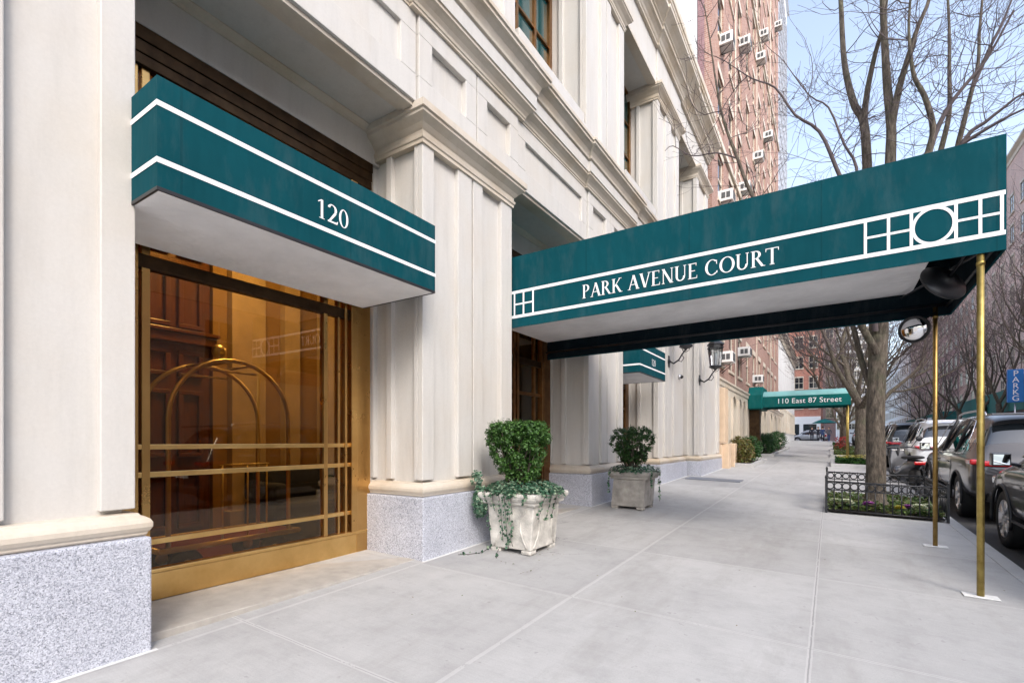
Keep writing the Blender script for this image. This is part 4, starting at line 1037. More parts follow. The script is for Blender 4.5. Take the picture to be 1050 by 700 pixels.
# ================================================================ STREET TREES
def grow(mb, tw, p, d, L, r, depth, rnd, upk=.12, wig=.22, seg=4, minr=.004, spread=(25,55), kids=(2,3), twl=None):
    pts = [p.copy()]; rads = [r]; n = seg if depth > 1 else 3
    for i in range(n):
        d = (d + Vector((rnd.uniform(-wig,wig), rnd.uniform(-wig,wig), rnd.uniform(-wig,wig)+upk))).normalized()
        p = p + d*(L/n); pts.append(p.copy()); rads.append(max(minr, r*(1-.38*(i+1)/n)))
    tgt = mb if r > .025 else tw
    tgt.tube(pts, rads, 7 if r > .05 else (5 if r > .02 else 3), caps=False)
    if depth <= 0: return
    for k in range(rnd.randint(*kids)):
        i = rnd.randint(1, n); a = R(rnd.uniform(*spread)); ax = d.orthogonal(); ax.rotate(Matrix.Rotation(rnd.uniform(0,6.283),3,d)); nd = d.copy(); nd.rotate(Matrix.Rotation(a,3,ax))
        grow(mb, tw, pts[i], nd, L*rnd.uniform(.55,.85), rads[i]*rnd.uniform(.5,.72), depth-1, rnd, upk, wig, seg, minr, spread, kids)
    grow(mb, tw, pts[-1], d, L*rnd.uniform(.6,.85), rads[-1]*.9, depth-1, rnd, upk, wig, seg, minr, spread, kids)
def twigs_on(tw, pts, rnd, n, L, r0=.010, depth=2):
    for k in range(n):
        i = rnd.randint(0, len(pts)-2); f = rnd.random(); p = pts[i].lerp(pts[i+1], f); ax = (pts[i+1]-pts[i]).normalized()
        d = ax.orthogonal(); d.rotate(Matrix.Rotation(rnd.uniform(0,6.283),3,ax)); d = (d+ax*rnd.uniform(.3,1.2)).normalized()
        grow(tw, tw, p, d, L*rnd.uniform(.5,1.3), r0*rnd.uniform(.6,1.1), depth, rnd, .06, .28, 4, .0028, (25,65), (1,3))
def smooth_path(P, k=3):
    P = [Vector(p) for p in P]; out = []
    for i in range(len(P)-1):
        a = P[max(0,i-1)]; b = P[i]; c = P[i+1]; d = P[min(len(P)-1,i+2)]
        for j in range(k):
            t_ = j/k; out.append(.5*((2*b)+(c-a)*t_+(2*a-5*b+4*c-d)*t_*t_+(3*b-a-3*c+d)*t_**3))
    out.append(P[-1]); return out
# the nearest tree, limb by limb
rt = random.Random(3)
T = thing('bare_tree', (.64,10.23,.2), 'nearest leafless street tree, its trunk rising from the iron-fenced bed', 'tree', 'leafless street trees')
tk = MB(); br_ = MB()
base = [(0.64,10.23,0.27),(0.64,10.23,0.42),(0.65,10.24,0.95),(0.64,10.26,1.57),(0.66,10.30,2.27),(0.68,10.31,2.89),(0.70,10.34,3.59)]
tk.tube(smooth_path(base), [.21,.185,.16,.147,.142,.14,.138,.136,.134,.132,.131,.13,.13,.13,.13,.135,.14,.13,.11], 20)
LIMBS = [
 (.105,.03,[(0.65,10.38,2.98),(0.69,10.47,3.59),(0.59,10.47,4.55),(0.54,10.47,6.05),(0.49,10.47,6.86),(0.37,10.56,7.22),(0.26,10.65,7.79),(0.20,10.74,8.41),(0.16,10.82,9.49),(0.09,10.82,10.37)],40),
 (.055,.015,[(0.49,10.47,6.86),(0.54,10.38,7.34),(0.64,10.30,7.85),(0.76,10.21,8.34),(0.82,10.21,9.31),(0.88,10.12,10.10)],18),
 (.11,.03,[(0.69,10.30,3.06),(0.75,10.12,3.68),(0.81,10.12,4.56),(0.83,10.12,5.91),(0.84,10.12,6.46),(0.79,10.12,7.12),(0.76,10.12,7.77),(0.73,10.12,8.59),(0.73,10.12,9.49),(0.70,10.03,10.72)],30),
 (.062,.015,[(0.84,10.12,6.46),(0.93,10.03,6.98),(1.06,9.99,7.48),(1.16,9.94,7.82),(1.32,9.94,8.30),(1.43,9.86,9.31)],22),
 (.07,.012,[(0.72,10.21,3.24),(1.07,9.86,4.94),(1.28,9.86,5.79),(1.33,9.86,6.15),(1.23,9.86,6.66),(1.11,9.86,6.99),(1.06,9.86,7.39),(1.04,9.86,7.93),(1.10,9.86,8.78)],34),
 (.045,.012,[(1.31,9.86,5.89),(1.39,9.86,6.13),(1.54,9.86,6.44),(1.76,9.86,6.72),(1.94,9.86,6.94),(2.20,9.77,7.46)],26),
 (.062,.014,[(0.72,10.47,3.33),(1.32,10.91,5.04),(1.58,10.91,6.27),(1.68,10.91,6.84),(1.68,10.91,7.58),(1.68,10.91,8.23),(1.64,10.91,9.31)],26),
 (.06,.014,[(0.74,10.47,3.33),(1.54,11.09,5.06),(1.83,11.09,6.39),(1.97,11.09,7.08),(2.07,11.09,7.60),(2.09,11.09,8.17),(2.16,11.09,9.14)],24),
 (.035,.010,[(2.00,11.09,7.23),(2.22,11.09,7.82),(2.38,11.09,8.19),(2.60,11.09,8.87)],14),
 (.05,.010,[(0.84,10.56,3.59),(1.11,10.74,4.70),(1.80,10.74,6.17),(2.09,10.74,6.43),(2.31,10.74,6.59),(2.53,10.74,6.73),(3.08,10.74,6.85)],22),
 (.035,.008,[(1.80,10.74,6.17),(2.15,10.74,6.34),(2.53,10.74,6.48),(3.08,10.74,6.54)],18),
 (.06,.008,[(0.65,10.21,2.80),(0.26,9.86,3.59),(-0.26,9.59,4.38),(-0.71,9.50,4.84),(-1.14,9.50,5.62),(-1.36,9.50,6.28),(-1.60,9.50,7.07),(-1.72,9.50,7.73),(-1.84,9.50,8.66),(-1.94,9.50,9.33)],42),
 (.016,.005,[(-1.36,9.50,6.32),(-1.72,9.50,6.54),(-2.15,9.50,6.62),(-2.50,9.50,6.92),(-2.65,9.50,6.87)],12),
 (.045,.006,[(0.63,10.12,3.15),(0.51,9.77,4.47),(0.10,9.68,5.77),(-0.15,9.68,6.49),(-0.50,9.68,6.89),(-0.80,9.68,7.47),(-1.18,9.68,7.79),(-1.67,9.68,8.34)],40),
 (.035,.006,[(0.64,10.12,3.33),(0.40,9.94,4.91),(0.37,9.94,5.85),(0.20,9.94,6.29),(-0.02,9.94,6.99),(-0.30,9.94,7.30),(-0.70,9.94,8.08)],26),
 (.055,.03,[(0.63,10.38,2.10),(0.48,10.47,2.63),(0.36,10.47,3.24),(0.27,10.47,3.59),(0.13,10.47,4.13),(-0.18,10.38,4.91)],14)]
for r0, r1_, P, nt in LIMBS:
    sp = smooth_path(P); k = len(sp)-1
    (tk if r0 > .05 else br_).tube(sp, [r0+(r1_-r0)*(i/k)**.8 for i in range(k+1)], 9, caps=False)
    twigs_on(br_, sp[len(sp)//4:], rt, max(3, nt//2), .62)
tk.build('trunk', 'bark', T); br_.build('crown', 'twig', T)

def tree_proto(seed, h, r, lean, depth=5, kids=(2,3), first=2.0):
    rr = random.Random(seed); tk = MB(); tw = MB()
    p = Vector((0,0,-.1)); d = Vector((lean[0],lean[1],1)).normalized()
    pts = [p]; 
    for k in range(6): d = (d+Vector((rr.uniform(-.05,.05),rr.uniform(-.05,.05),.1))).normalized(); pts.append(pts[-1]+d*(first/6))
    tk.tube(pts, [r*1.35,r*1.1,r,r*.95,r*.92,r*.9,r*.85], 14, caps=False)
    nb = 4
    for k in range(nb):
        a = 2*math.pi*(k+rr.random()*.6)/nb; t_ = R(rr.uniform(18,48)); nd = Vector((math.sin(t_)*math.cos(a), math.sin(t_)*math.sin(a), math.cos(t_)))
        grow(tk, tw, pts[rr.choice((4,5,6))], nd, h*.27*rr.uniform(.8,1.15), r*rr.uniform(.42,.62), depth, rr, .09, .20, 5, .006, (22,50), kids)
    return tk, tw
def tree(seed, x, y, h, r, lab, lean=(0,0), depth=5, kids=(2,3), first=2.2, z=None):
    z = g(x, y) if z is None else z
    T = thing('bare_tree', (x,y,z), lab, 'tree', 'leafless street trees')
    tk, tw = tree_proto(seed, h, r, lean, depth, kids, first)
    for q in (tk, tw):
        for i, v in enumerate(q.v): q.v[i] = v + Vector((x,y,z))
    tk.build('trunk', 'bark', T); tw.build('crown', 'twig', T); return T
tree(21, .98,22.3,10,.20,'leafless tree second from the camera along the kerb, in a stone-edged bed', (.02,0), 5)
tree(22, 1.25,29.5,10,.22,'leafless tree behind the crooked one, standing third along the kerb', (.06,0), 5)
tree(23, .75,36.5,10,.20,'leafless tree fourth along the kerb, rising behind the end of the 110 canopy', (-.08,0), 5)
tree(24, .95,46,10,.20,'leafless tree fifth along the near kerb, beyond the 110 canopy', (.1,0), 4)
tree(25, 1.0,57,10,.20,'farthest leafless tree of the near kerb, before the crossing', (-.05,0), 4)
for k, (x, y, h, first) in enumerate(((11.7,55,14,3.4),(11.6,61,14,3.4),(11.4,68,14,3.2),(11.6,80,13,3),(11.5,95,13,3))):
    labs = ['bare tree across the street beside the blue PARKG sign','bare tree across the street right behind the nearer brass pole','bare tree across the street between the two brass poles','bare tree across the street near the green hoarding, right of the farther brass pole','farthest bare tree across the street, between the trunk and the farther brass pole']
    tree(40+k, x, y, h, .22, labs[k], ((-.05,.05,-.1,.1,0)[k],0), 5 if k < 2 else 4, (1,3), first, z=g(1.5,y))
tree(61, 10.6, 37, 15, .26, 'bare tree whose branches reach in at the top right corner above the canopy', (-.15,0), 5, (2,3), 4.0, z=.7)

# ================================================================ FENCED TREE BED
fz = lambda x, y: g(x, y)
F_ = thing('iron_fence', (.7,11,.2), 'low black iron tree guard with rings along its top rail around the planted bed', 'fence')
fx0, fx1, fy0, fy1, fh = -.05, 1.43, 9.36, 11.45, .50
def fence_run(p, q, rings=True, n=11):
    m = MB(); p = Vector(p); q = Vector(q); d = (q-p); L = d.length
    def at(t_, h): u = p+d*t_; return Vector((u.x,u.y,fz(u.x,u.y)+h))
    for h in (.05,.37,.50):
        hh = h; m.tube([at(0,hh),at(.5,hh),at(1,hh)], .010 if h != .5 else .013, 6)
    for k in range(n+1):
        t_ = k/n; m.tube([at(t_,.05),at(t_,.37)], .009, 6); m.tube([at(t_,.37),at(t_,.52)], .007, 5)
    m.build('railing', 'black_iron', F_)
    if rings:
        m = MB()
        for k in range(n):
            for h, rr in ((.435,.050),):
                c = at((k+.5)/n, h); e = d.normalized()
                m.tube([c+e*(rr*math.cos(R(a)))+Vector((0,0,rr*math.sin(R(a)))) for a in range(0,361,30)], .0095, 5, caps=False)
        m.build('ring_row', 'black_iron', F_)
fence_run((fx0,fy0,0),(fx1,fy0,0),True,14); fence_run((fx1,fy0,0),(fx1,fy1,0),True,16); fence_run((fx0,fy1,0),(fx1,fy1,0),True,12); 
m = MB()
for (x, y) in ((fx0,fy0),(fx1,fy0),(fx0,fy1),(fx1,fy1)):
    z = fz(x,y); m.box(x-.016,x+.016,y-.016,y+.016,z-.02,z+.55); m.lathe([(.02,.55),(.022,.57),(.01,.60)],8,M=Matrix.Translation((x,y,z)))
m.build('corner_post', 'black_iron', F_)
fence_run((fx0,fy0,0),(fx0,fy1,0),True,16)
m = MB(); vs = [(fx0+.03,fy0+.03,fz(fx0,fy0)+.03),(fx1-.03,fy0+.03,fz(fx1,fy0)+.03),(fx1-.03,fy1-.03,fz(fx1,fy1)+.03),(fx0+.03,fy1-.03,fz(fx0,fy1)+.03)]
m.prism(vs, (0,0,.02)); structure(m.build('soil_bed', 'soil', None))
rb = random.Random(5)
def greenery(x0, x1, y0, y1, h, n, size, mat, lab, zoff=.06):
    m = MB()
    for k in range(n):
        x, y = rb.uniform(x0,x1), rb.uniform(y0,y1); q = .5+.5*noise.noise(Vector((x*3,y*3,1)))
        if (x-.64)**2+(y-10.23)**2 < .05: continue
        leaf(m, (x,y,g(x,y)+zoff+h*q*rb.random()), (rb.uniform(-.7,.7),rb.uniform(-.7,.7),.8), size, rb, asp=.6)
    return tag(m.build('ground_cover', mat), lab, 'ground cover', None, 'stuff')
greenery(fx0+.02,fx1-.02,fy0+.02,fy1,.20,5200,.055,'bed_leaf','low green and yellow ground cover filling the iron-fenced tree bed')
def cabbage(x, y, rad, mat, lab):
    z = g(x,y)+.09; A = thing('ornamental_cabbage', (x,y,z), lab, 'flower', 'ornamental cabbages in the fenced bed')
    m = MB(); o = MB()
    for k in range(60):
        f = (k/60); a = k*2.4; rr = rad*(.12+.88*f); tilt = .25+1.1*f
        d = Vector((math.cos(a),math.sin(a),0)); up = Vector((0,0,1)); c = Vector((x,y,z))+d*rr*.7+up*(rad*.75*(1-f**1.5)); n_ = (up*math.cos(tilt)+d*-math.sin(tilt)*.4+d*.5).normalized()
        side = d.cross(up); w = rad*.34*(.5+f*.7); L = rad*.38
        mm = m if f < .72 else o
        mm.add([c-d*L*.5, c-d*L*.1+side*w, c+d*L+up*L*.5+side*w*.5, c+d*L*1.05+up*L*.35, c+d*L+up*L*.5-side*w*.5, c-d*L*.1-side*w], [(0,1,2,3),(0,3,4,5)])
    m.build('inner_leaves', mat, A); o.build('outer_leaves', 'ivy_leaf', A)
cabbage(.22,9.62,.13,'cream_petal','cream ornamental cabbage nearest the left corner of the iron fence')
cabbage(.08,9.75,.11,'cream_petal','small cream cabbage tucked in the left corner of the fenced bed, behind the first')
cabbage(.52,9.66,.11,'purple_petal','purple ornamental cabbage left of the trunk inside the iron fence')
cabbage(1.02,9.72,.10,'purple_petal','smaller purple cabbage between the trunk and the right corner of the fence')
cabbage(.90,9.60,.09,'yellow_petal','yellow-green cabbage just right of the trunk inside the iron fence')
cabbage(1.14,9.64,.13,'cream_petal','large cream cabbage beside the farther brass pole inside the iron fence')
cabbage(1.28,9.85,.12,'cream_petal','cream cabbage in the right corner of the fenced bed, behind the brass pole')
for (y0, y1, mat, lab, l2) in ((20.8,23.6,'hedge_leaf','stone-edged bed around the second street tree','green ground cover in the bed of the second street tree'),(28,31,'bed_leaf','stone-edged bed around the third street tree','yellow-green ground cover in the bed of the third street tree'),(35,38,'bed_leaf','stone-edged bed around the fourth street tree','leafy ground cover in the bed of the fourth street tree'),(44.6,47.6,'hedge_leaf','stone-edged bed around the fifth street tree','green ground cover in the bed of the fifth street tree')):
    bedkerb(.02,1.40,y0,y1,.12,lab); greenery(.18,1.25,y0+.15,y1-.15,.34,2600,.09,mat,l2,.1)
m = MB()
for k in range(260): leaf(m, (.55+rb.uniform(-.3,.3),35.6+rb.uniform(-.3,.3),g(.5,35.6)+rb.uniform(.1,.9)), rsphere(rb), .12, rb)
tag(m.build('red_shrub', 'red_leaf'), 'small reddish shrub at the foot of the fourth street tree', 'shrub')
m = MB()
for k in range(130): leaf(m, (.7+rb.uniform(-.5,.5),21.2+rb.uniform(-.3,.3),g(.7,21.2)+.22+rb.uniform(.1,.22)), (0,0,1), .10, rb, asp=.9)
tag(m.build('yellow_flowers', 'yellow_petal'), 'patch of yellow flowers in front of the second street tree', 'flowers', None, 'stuff')

rl = random.Random(9); m = MB()
for k in range(70):
    x, y = (rl.uniform(-3.25,-2.2), rl.uniform(3.7,5.3)) if k < 34 else (rl.uniform(-3.2,1.4), rl.uniform(1.5,12))
    leaf(m, (x,y,g(x,y)+.006), (rl.uniform(-.25,.25),rl.uniform(-.25,.25),1), .022, rl)
tag(m.build('fallen_leaves', 'bronze_leaf'), 'tiny dry leaves and litter scattered on the sidewalk around the planter', 'leaves', None, 'stuff')
# ================================================================ VEHICLES
def evaluated(o):
    dg = bpy.context.evaluated_depsgraph_get(); dg.update()
    return bpy.data.meshes.new_from_object(o.evaluated_get(dg))
def car_body(parent, st, paintmat, wheels, wr, W, glass_rng, wind_rng, rear_rng):
    """st: stations (y, ws, wb, zb, zbelt, wr, zt)"""
    rows = []
    for (y, ws, wb, zb, zB, wrf, zt) in st:
        h = [(0,zb),(ws*.72,zb),(ws,zb+.10),(wb+.005,zb+(zB-zb)*.38),(wb,zb+(zB-zb)*.72),(wb-.012,zB-.03),(wb-.05,zB),(wrf+(wb-.05-wrf)*.10,zB+(zt-zB)*.86),(wrf-.08,zt-.012),(wrf*.5,zt+.012),(0,zt+.018)]
        L = [(-x,y,z) for x, z in h]; Rr = [(x,y,z) for x, z in h[1:-1]][::-1]
        rows.append(L+Rr)
    n = len(rows[0]); vs = [p for r_ in rows for p in r_]; fs = []; mi = []
    for i in range(len(rows)-1):
        for k in range(n):
            k2 = (k+1) % n; fs.append((i*n+k,(i+1)*n+k,(i+1)*n+k2,i*n+k2))
            kk = k if k < 10 else n-1-k       # mirrored row index
            mat = 0
            if kk == 6 and i in glass_rng: mat = 1
            if kk in (7,8,9) and (i in wind_rng or i in rear_rng): mat = 1
            if kk <= 1: mat = 2
            mi.append(mat)
    fs.append(tuple(range(n))); mi.append(0); fs.append(tuple(reversed(range((len(rows)-1)*n, len(rows)*n)))); mi.append(0)
    me = bpy.data.meshes.new('body'); me.from_pydata(vs, [], fs)
    for m in (paintmat, 'car_glass', 'car_trim'): me.materials.append(MATS[m])
    me.polygons.foreach_set('material_index', mi); me.polygons.foreach_set('use_smooth', [True]*len(fs))
    o = bpy.data.objects.new('tmp_body', me); col.objects.link(o)
    s = o.modifiers.new('s', 'SUBSURF'); s.levels = 3; s.render_levels = 3
    cut = []
    for y, z in wheels:
        for sd in (-1, 1):
            m = MB(); m.lathe([(wr+.055,-.18),(wr+.055,.30)], 40, M=Mrot((sd*(W-.12),y,z),(sd,0,0)), mi=0)
            c = m.build('cutter', 'car_trim', None); cut.append(c)
            b = o.modifiers.new('b', 'BOOLEAN'); b.operation = 'DIFFERENCE'; b.object = c; b.solver = 'EXACT'
    me2 = evaluated(o); bpy.data.objects.remove(o)
    for c in cut: bpy.data.objects.remove(c)
    # split by material
    names = {0:'body',1:'window_glass',2:'underbody'}; mats = [m.name if m else '' for m in me2.materials]
    out = {}
    groups = {}
    for p in me2.polygons:
        nm = mats[p.material_index] if p.material_index < len(mats) else ''
        key = 1 if nm == 'car_glass' else (2 if nm == 'car_trim' else 0)
        groups.setdefault(key, []).append(p)
    for key, ps in groups.items():
        idx = {}; V = []; Fc = []
        for p in ps:
            f = []
            for vi in p.vertices:
                if vi not in idx: idx[vi] = len(V); V.append(tuple(me2.vertices[vi].co))
                f.append(idx[vi])
            Fc.append(f)
        m3 = bpy.data.meshes.new(names[key]); m3.from_pydata(V, [], Fc); m3.materials.append(MATS[(paintmat,'car_glass','car_trim')[key]])
        m3.polygons.foreach_set('use_smooth', [True]*len(Fc)); m3.update()
        ob = bpy.data.objects.new(names[key], m3); col.objects.link(ob); ob.parent = parent; out[key] = ob
    return out
def wheel(parent, x, y, z, r, s):
    M_ = Mrot((x,y,z),(s,0,0))
    m = MB(); m.lathe([(r*.62,-.10),(r*.80,-.115),(r*.95,-.105),(r,-.085),(r*1.002,0),(r,.085),(r*.95,.105),(r*.80,.115),(r*.66,.10),(r*.64,.05)], 36, M=M_); w = m.build('wheel', 'rubber', parent)
    m = MB(); m.lathe([(r*.655,.095),(r*.66,.105),(r*.63,.105),(r*.60,.04),(r*.58,-.05),(.01,-.05)][::-1], 36, M=M_)
    for k in range(5):
        a = 2*math.pi*k/5; 
        for da in (-.13,.13):
            m.tube([M_ @ Vector((.05*math.cos(a+da*2),.05*math.sin(a+da*2),.085)), M_ @ Vector((r*.62*math.cos(a+da),r*.62*math.sin(a+da),.092))], .020, 6)
    m.lathe([(.06,.07),(.06,.098),(.02,.104)], 16, M=M_); m.build('rim', 'steel', w)
def rbox(m, x0, x1, y0, y1, z0, z1, mi=0): m.box(x0, x1, y0, y1, z0, z1, mi)
def make_suv(paintmat, lab, name='parked_car', cat='car', group='cars parked along the kerb', taxi=False, dark_lights=False):
    A = thing(name, (0,0,0), lab, cat, group)
    W = .96
    st = [(-.02,.78,.80,.42,.80,.74,.86),(.04,.84,.90,.36,.94,.80,1.02),(.10,.86,.92,.33,1.03,.80,1.10),(.18,.88,.935,.32,1.05,.74,1.22),(.42,.90,.95,.30,1.06,.66,1.62),(.62,.90,.955,.29,1.06,.64,1.70),(.95,.90,.96,.28,1.055,.65,1.735),(1.60,.90,.965,.27,1.04,.66,1.755),(2.30,.90,.965,.27,1.02,.66,1.745),(2.90,.90,.96,.27,1.01,.63,1.68),(3.22,.90,.955,.27,1.005,.66,1.52),(3.62,.90,.95,.28,1.00,.76,1.16),(3.74,.90,.95,.28,.99,.80,1.09),(4.2,.88,.93,.29,.94,.78,1.01),(4.52,.84,.89,.30,.86,.74,.93),(4.68,.78,.82,.34,.76,.70,.82),(4.74,.68,.72,.42,.62,.62,.68)]
    car_body(A, st, paintmat, [(.92,.36),(3.78,.36)], .36, W, (4,5,6,7,8,9), (10,), (3,))
    for y in (.92,3.78):
        for s in (-1,1): wheel(A, s*(W-.135), y, .36, .36, s)
    m = MB()
    for y in (1.28,2.42):                             # door pillars over the side glass
        for s in (-1,1): m.tube([(s*.905,y,1.05),(s*.80,y-.05,1.42),(s*.70,y-.09,1.66)], .028, 6)
    m.each('door_pillar', 'car_trim', A)
    m = MB()
    for s in (-1,1):
        m.tube([(s*.925,.60,1.10),(s*.925,.95,1.085),(s*.93,1.8,1.07),(s*.93,2.6,1.055),(s*.925,3.35,1.04)], .010, 6)
        m.tube([(s*.905,.62,1.12),(s*.80,.66,1.42),(s*.715,.85,1.625),(s*.70,1.3,1.67),(s*.705,2.0,1.685),(s*.71,2.5,1.66),(s*.74,2.95,1.56),(s*.86,3.35,1.16)], .009, 6)
    m.each('window_trim', 'chrome', A)
    m = MB()
    for s in (-1,1):
        m.tube([(s*.64,.60,1.70),(s*.64,.72,1.765),(s*.645,1.3,1.80),(s*.64,2.2,1.79),(s*.625,2.65,1.755),(s*.62,2.75,1.71)], .018, 8)
    m.each('roof_rail', 'steel', A)
    for s in (-1,1):
        m = MB(); m.box(s*.48,s*.865,-.045,.06,.915,1.0); m.box(s*.80,s*.942,.03,.34,.935,1.02); m.build('tail_light', 'tail_red', A, bevel=.025, segs=3)
        m = MB(); m.box(s*.50,s*.84,4.50,4.72,.70,.81); m.box(s*.74,s*.885,4.28,4.56,.74,.85); m.build('headlight', 'headlamp', A, bevel=.025, segs=3)
        m = MB(); m.box(s*1.00,s*1.17,3.16,3.27,1.06,1.21); m.tube([(s*.90,3.25,1.06),(s*1.03,3.22,1.10)], .025, 6); w = m.build('wing_mirror', paintmat, A, bevel=.035, segs=3)
        m = MB(); m.box(s*1.015,s*1.155,3.152,3.159,1.075,1.195); m.build('mirror_glass', 'mirror', w)
        m = MB()
        for y in (1.55,2.62): m.box(s*.96,s*.985,y-.10,y+.10,.905,.93)
        m.each('door_handle', paintmat, A, bevel=.008)
        m = MB()
        for y in (1.36,2.50): m.tube([(s*.966,y,.42),(s*.972,y,.65),(s*.967,y,.86),(s*.955,y,1.0)], .0035, 4)
        m.tube([(s*.96,1.36,.40),(s*.96,3.30,.40)], .018, 5); m.each('door_seam', 'car_trim', A)
        m = MB()
        for y in (.92,3.78):
            m.tube([(s*.958,y+.425*math.cos(R(a)),.36+.425*math.sin(R(a))) for a in range(-12,193,12)], .020, 6)
        m.each('wheel_arch', 'car_trim', A)
    m = MB(); m.box(-.26,.26,-.055,-.03,.66,.79); m.build('number_plate', 'white_paint', A, bevel=.005)
    m = MB(); m.box(-.74,.74,-.075,.10,.36,.52); m.build('rear_bumper', 'car_trim', A, bevel=.04)
    m = MB(); m.box(-.55,.55,4.66,4.775,.36,.50)
    for k in range(9): 
        for s in (-1,1): m.box(s*(.06+k*.045),s*(.075+k*.045),4.70,4.775,.56,.72)
    m.build('grille', 'chrome', A, bevel=.006)
    m = MB(); m.box(-.66,.66,.24,.52,1.705,1.735); m.build('spoiler', paintmat, A, bevel=.012)
    if taxi:
        m = MB(); m.box(-.30,.30,1.7,1.86,1.78,1.93); m.build('roof_sign', 'amber', A, bevel=.03)
    return A
def at(A, x, y, road=True, rz=0):
    A.location = (x, y, g(1.57, y)+ROADZ+ (0 if road else .14)); A.rotation_euler = (R(1.15), 0, rz)
def recolor(A, mat, old):
    for ch in [x for x in bpy.data.objects if x.parent == A]:
        if ch.type == 'MESH' and ch.data.materials and ch.data.materials[0] == MATS[old]:
            ch.data = ch.data.copy(); ch.data.materials[0] = MATS[mat]
        recolor(ch, mat, old)
B = make_suv('paint_graphite', 'dark graphite SUV with a red tail light, parked directly behind the two brass poles')
at(B, 2.78, 10.35)
Acar = copy_tree(B); Acar['label'] = 'black SUV cut off by the right edge, nearest the camera'; at(Acar, 2.78, 4.85); recolor(Acar, 'paint_black', 'paint_graphite')
Wc = copy_tree(B); Wc['label'] = 'white SUV parked beyond the scooter, beside the nearest tree trunk'; at(Wc, 2.95, 17.8); recolor(Wc, 'paint_white', 'paint_graphite')
extra = [(2.75,23.6,'paint_black','black car parked past the white SUV, glimpsed between tree trunks'),(2.75,29.2,'paint_silver','silver car parked past the black one along the kerb'),(2.75,35.4,'paint_graphite','dark grey car in the middle of the far row along the near kerb'),(2.75,41.5,'paint_white','white car farther along the near kerb'),(2.75,47.5,'paint_blue','dark blue car far along the near kerb'),(2.75,53.6,'paint_silver','last silver car parked before the crossing')]
for x, y, mt, lab in extra:
    c = copy_tree(B); c['label'] = lab; at(c, x, y); recolor(c, mt, 'paint_graphite')
tx = make_suv('paint_yellow', 'yellow taxi in the roadway, its roof just visible above the white SUV', 'taxi', 'taxi', 'cars out on the roadway', True); at(tx, 5.4, 27)
for x, y, mt, lab in ((9.4,52,'paint_white','white car parked across the street near the bare trees'),(9.4,58.5,'paint_black','black car parked across the street under the bare trees'),(9.4,65,'paint_silver','silver car parked across the street, farthest of that side'),(9.4,44,'paint_red','dark red car parked across the street, nearest of that side')):
    c = copy_tree(B); c['label'] = lab; c['group'] = 'cars parked across the street'; at(c, x, y); recolor(c, mt, 'paint_graphite')
for x, y, mt, lab in ((-8.5,78,'paint_white','white car crossing on the avenue at the end of the sidewalk'),(-.2,84,'paint_silver','silver car on the avenue behind the walking people')):
    c = copy_tree(B); c['label'] = lab; c['group'] = 'cars on the avenue'; c.location = (x,y,g(0,y)+ROADZ+.04); c.rotation_euler = (0,0,R(90)); recolor(c, mt, 'paint_graphite')

# ---- scooter standing between the graphite and the white SUV, its tail toward us
S = thing('motor_scooter', (0,0,0), 'dark motor scooter with a tall windscreen parked between the graphite and white SUVs', 'scooter')
def swheel(y):
    m = MB(); M_ = Mrot((0,y,.27),(1,0,0)); m.lathe([(.17,-.05),(.24,-.06),(.27,-.035),(.275,0),(.27,.035),(.24,.06),(.17,.05)], 28, M=M_); w = m.build('wheel', 'rubber', S)
    m = MB(); m.lathe([(.01,-.04),(.17,-.045),(.17,.045),(.01,.04)], 20, M=M_); m.build('rim', 'steel', w)
swheel(.30); swheel(1.62)
def loft(rows, mat, name, parent, lv=2):
    me = bpy.data.meshes.new(name); n = 12; vs = []; fs = []
    for (y, zc, rx, rz) in rows:
        for k in range(n): a = 2*math.pi*k/n; vs.append((rx*math.cos(a), y, zc+rz*math.sin(a)))
    for i in range(len(rows)-1):
        for k in range(n): fs.append((i*n+k,(i+1)*n+k,(i+1)*n+(k+1)%n,i*n+(k+1)%n))
    fs += [tuple(range(n)), tuple(reversed(range((len(rows)-1)*n,len(rows)*n)))]
    me.from_pydata(vs, [], fs); me.materials.append(MATS[mat]); me.polygons.foreach_set('use_smooth',[True]*len(fs))
    o = bpy.data.objects.new(name, me); col.objects.link(o); o.parent = parent
    s = o.modifiers.new('s','SUBSURF'); s.levels = 1; s.render_levels = lv; return o
loft([(-.02,.66,.06,.05),(.05,.64,.16,.11),(.3,.60,.20,.16),(.6,.58,.19,.15),(.8,.46,.15,.12),(1.0,.36,.17,.07),(1.2,.36,.17,.07),(1.32,.5,.2,.12)], 'paint_black', 'rear_body', S)
loft([(-.02,.80,.10,.03),(.1,.80,.17,.05),(.5,.79,.18,.05),(.85,.78,.13,.05),(.92,.76,.08,.03)], 'rubber', 'seat', S)
m = MB(); m.prism([(-.18,1.30,.34),(.18,1.30,.34),(.21,1.36,.70),(.16,1.44,.98),(-.16,1.44,.98),(-.21,1.36,.70)], (0,.10,.02)); m.build('front_shield', 'paint_black', S, bevel=.04, segs=3)
m = MB(); m.prism([(-.22,1.50,.95),(.22,1.50,.95),(.24,1.40,1.25),(.15,1.33,1.47),(-.15,1.33,1.47),(-.24,1.40,1.25)], (0,.008,0)); m.build('windscreen', 'lamp_glass', S)
m = MB(); m.tube([(-.36,1.22,1.02),(-.2,1.34,1.04),(.2,1.34,1.04),(.36,1.22,1.02)], .016, 8); m.tube([(0,1.34,1.04),(0,1.5,.6),(0,1.62,.3)], .03, 8); m.tube([(-.09,1.54,.5),(-.09,1.62,.27)],.02,6); m.tube([(.09,1.54,.5),(.09,1.62,.27)],.02,6); m.build('handlebar', 'black_iron', S)
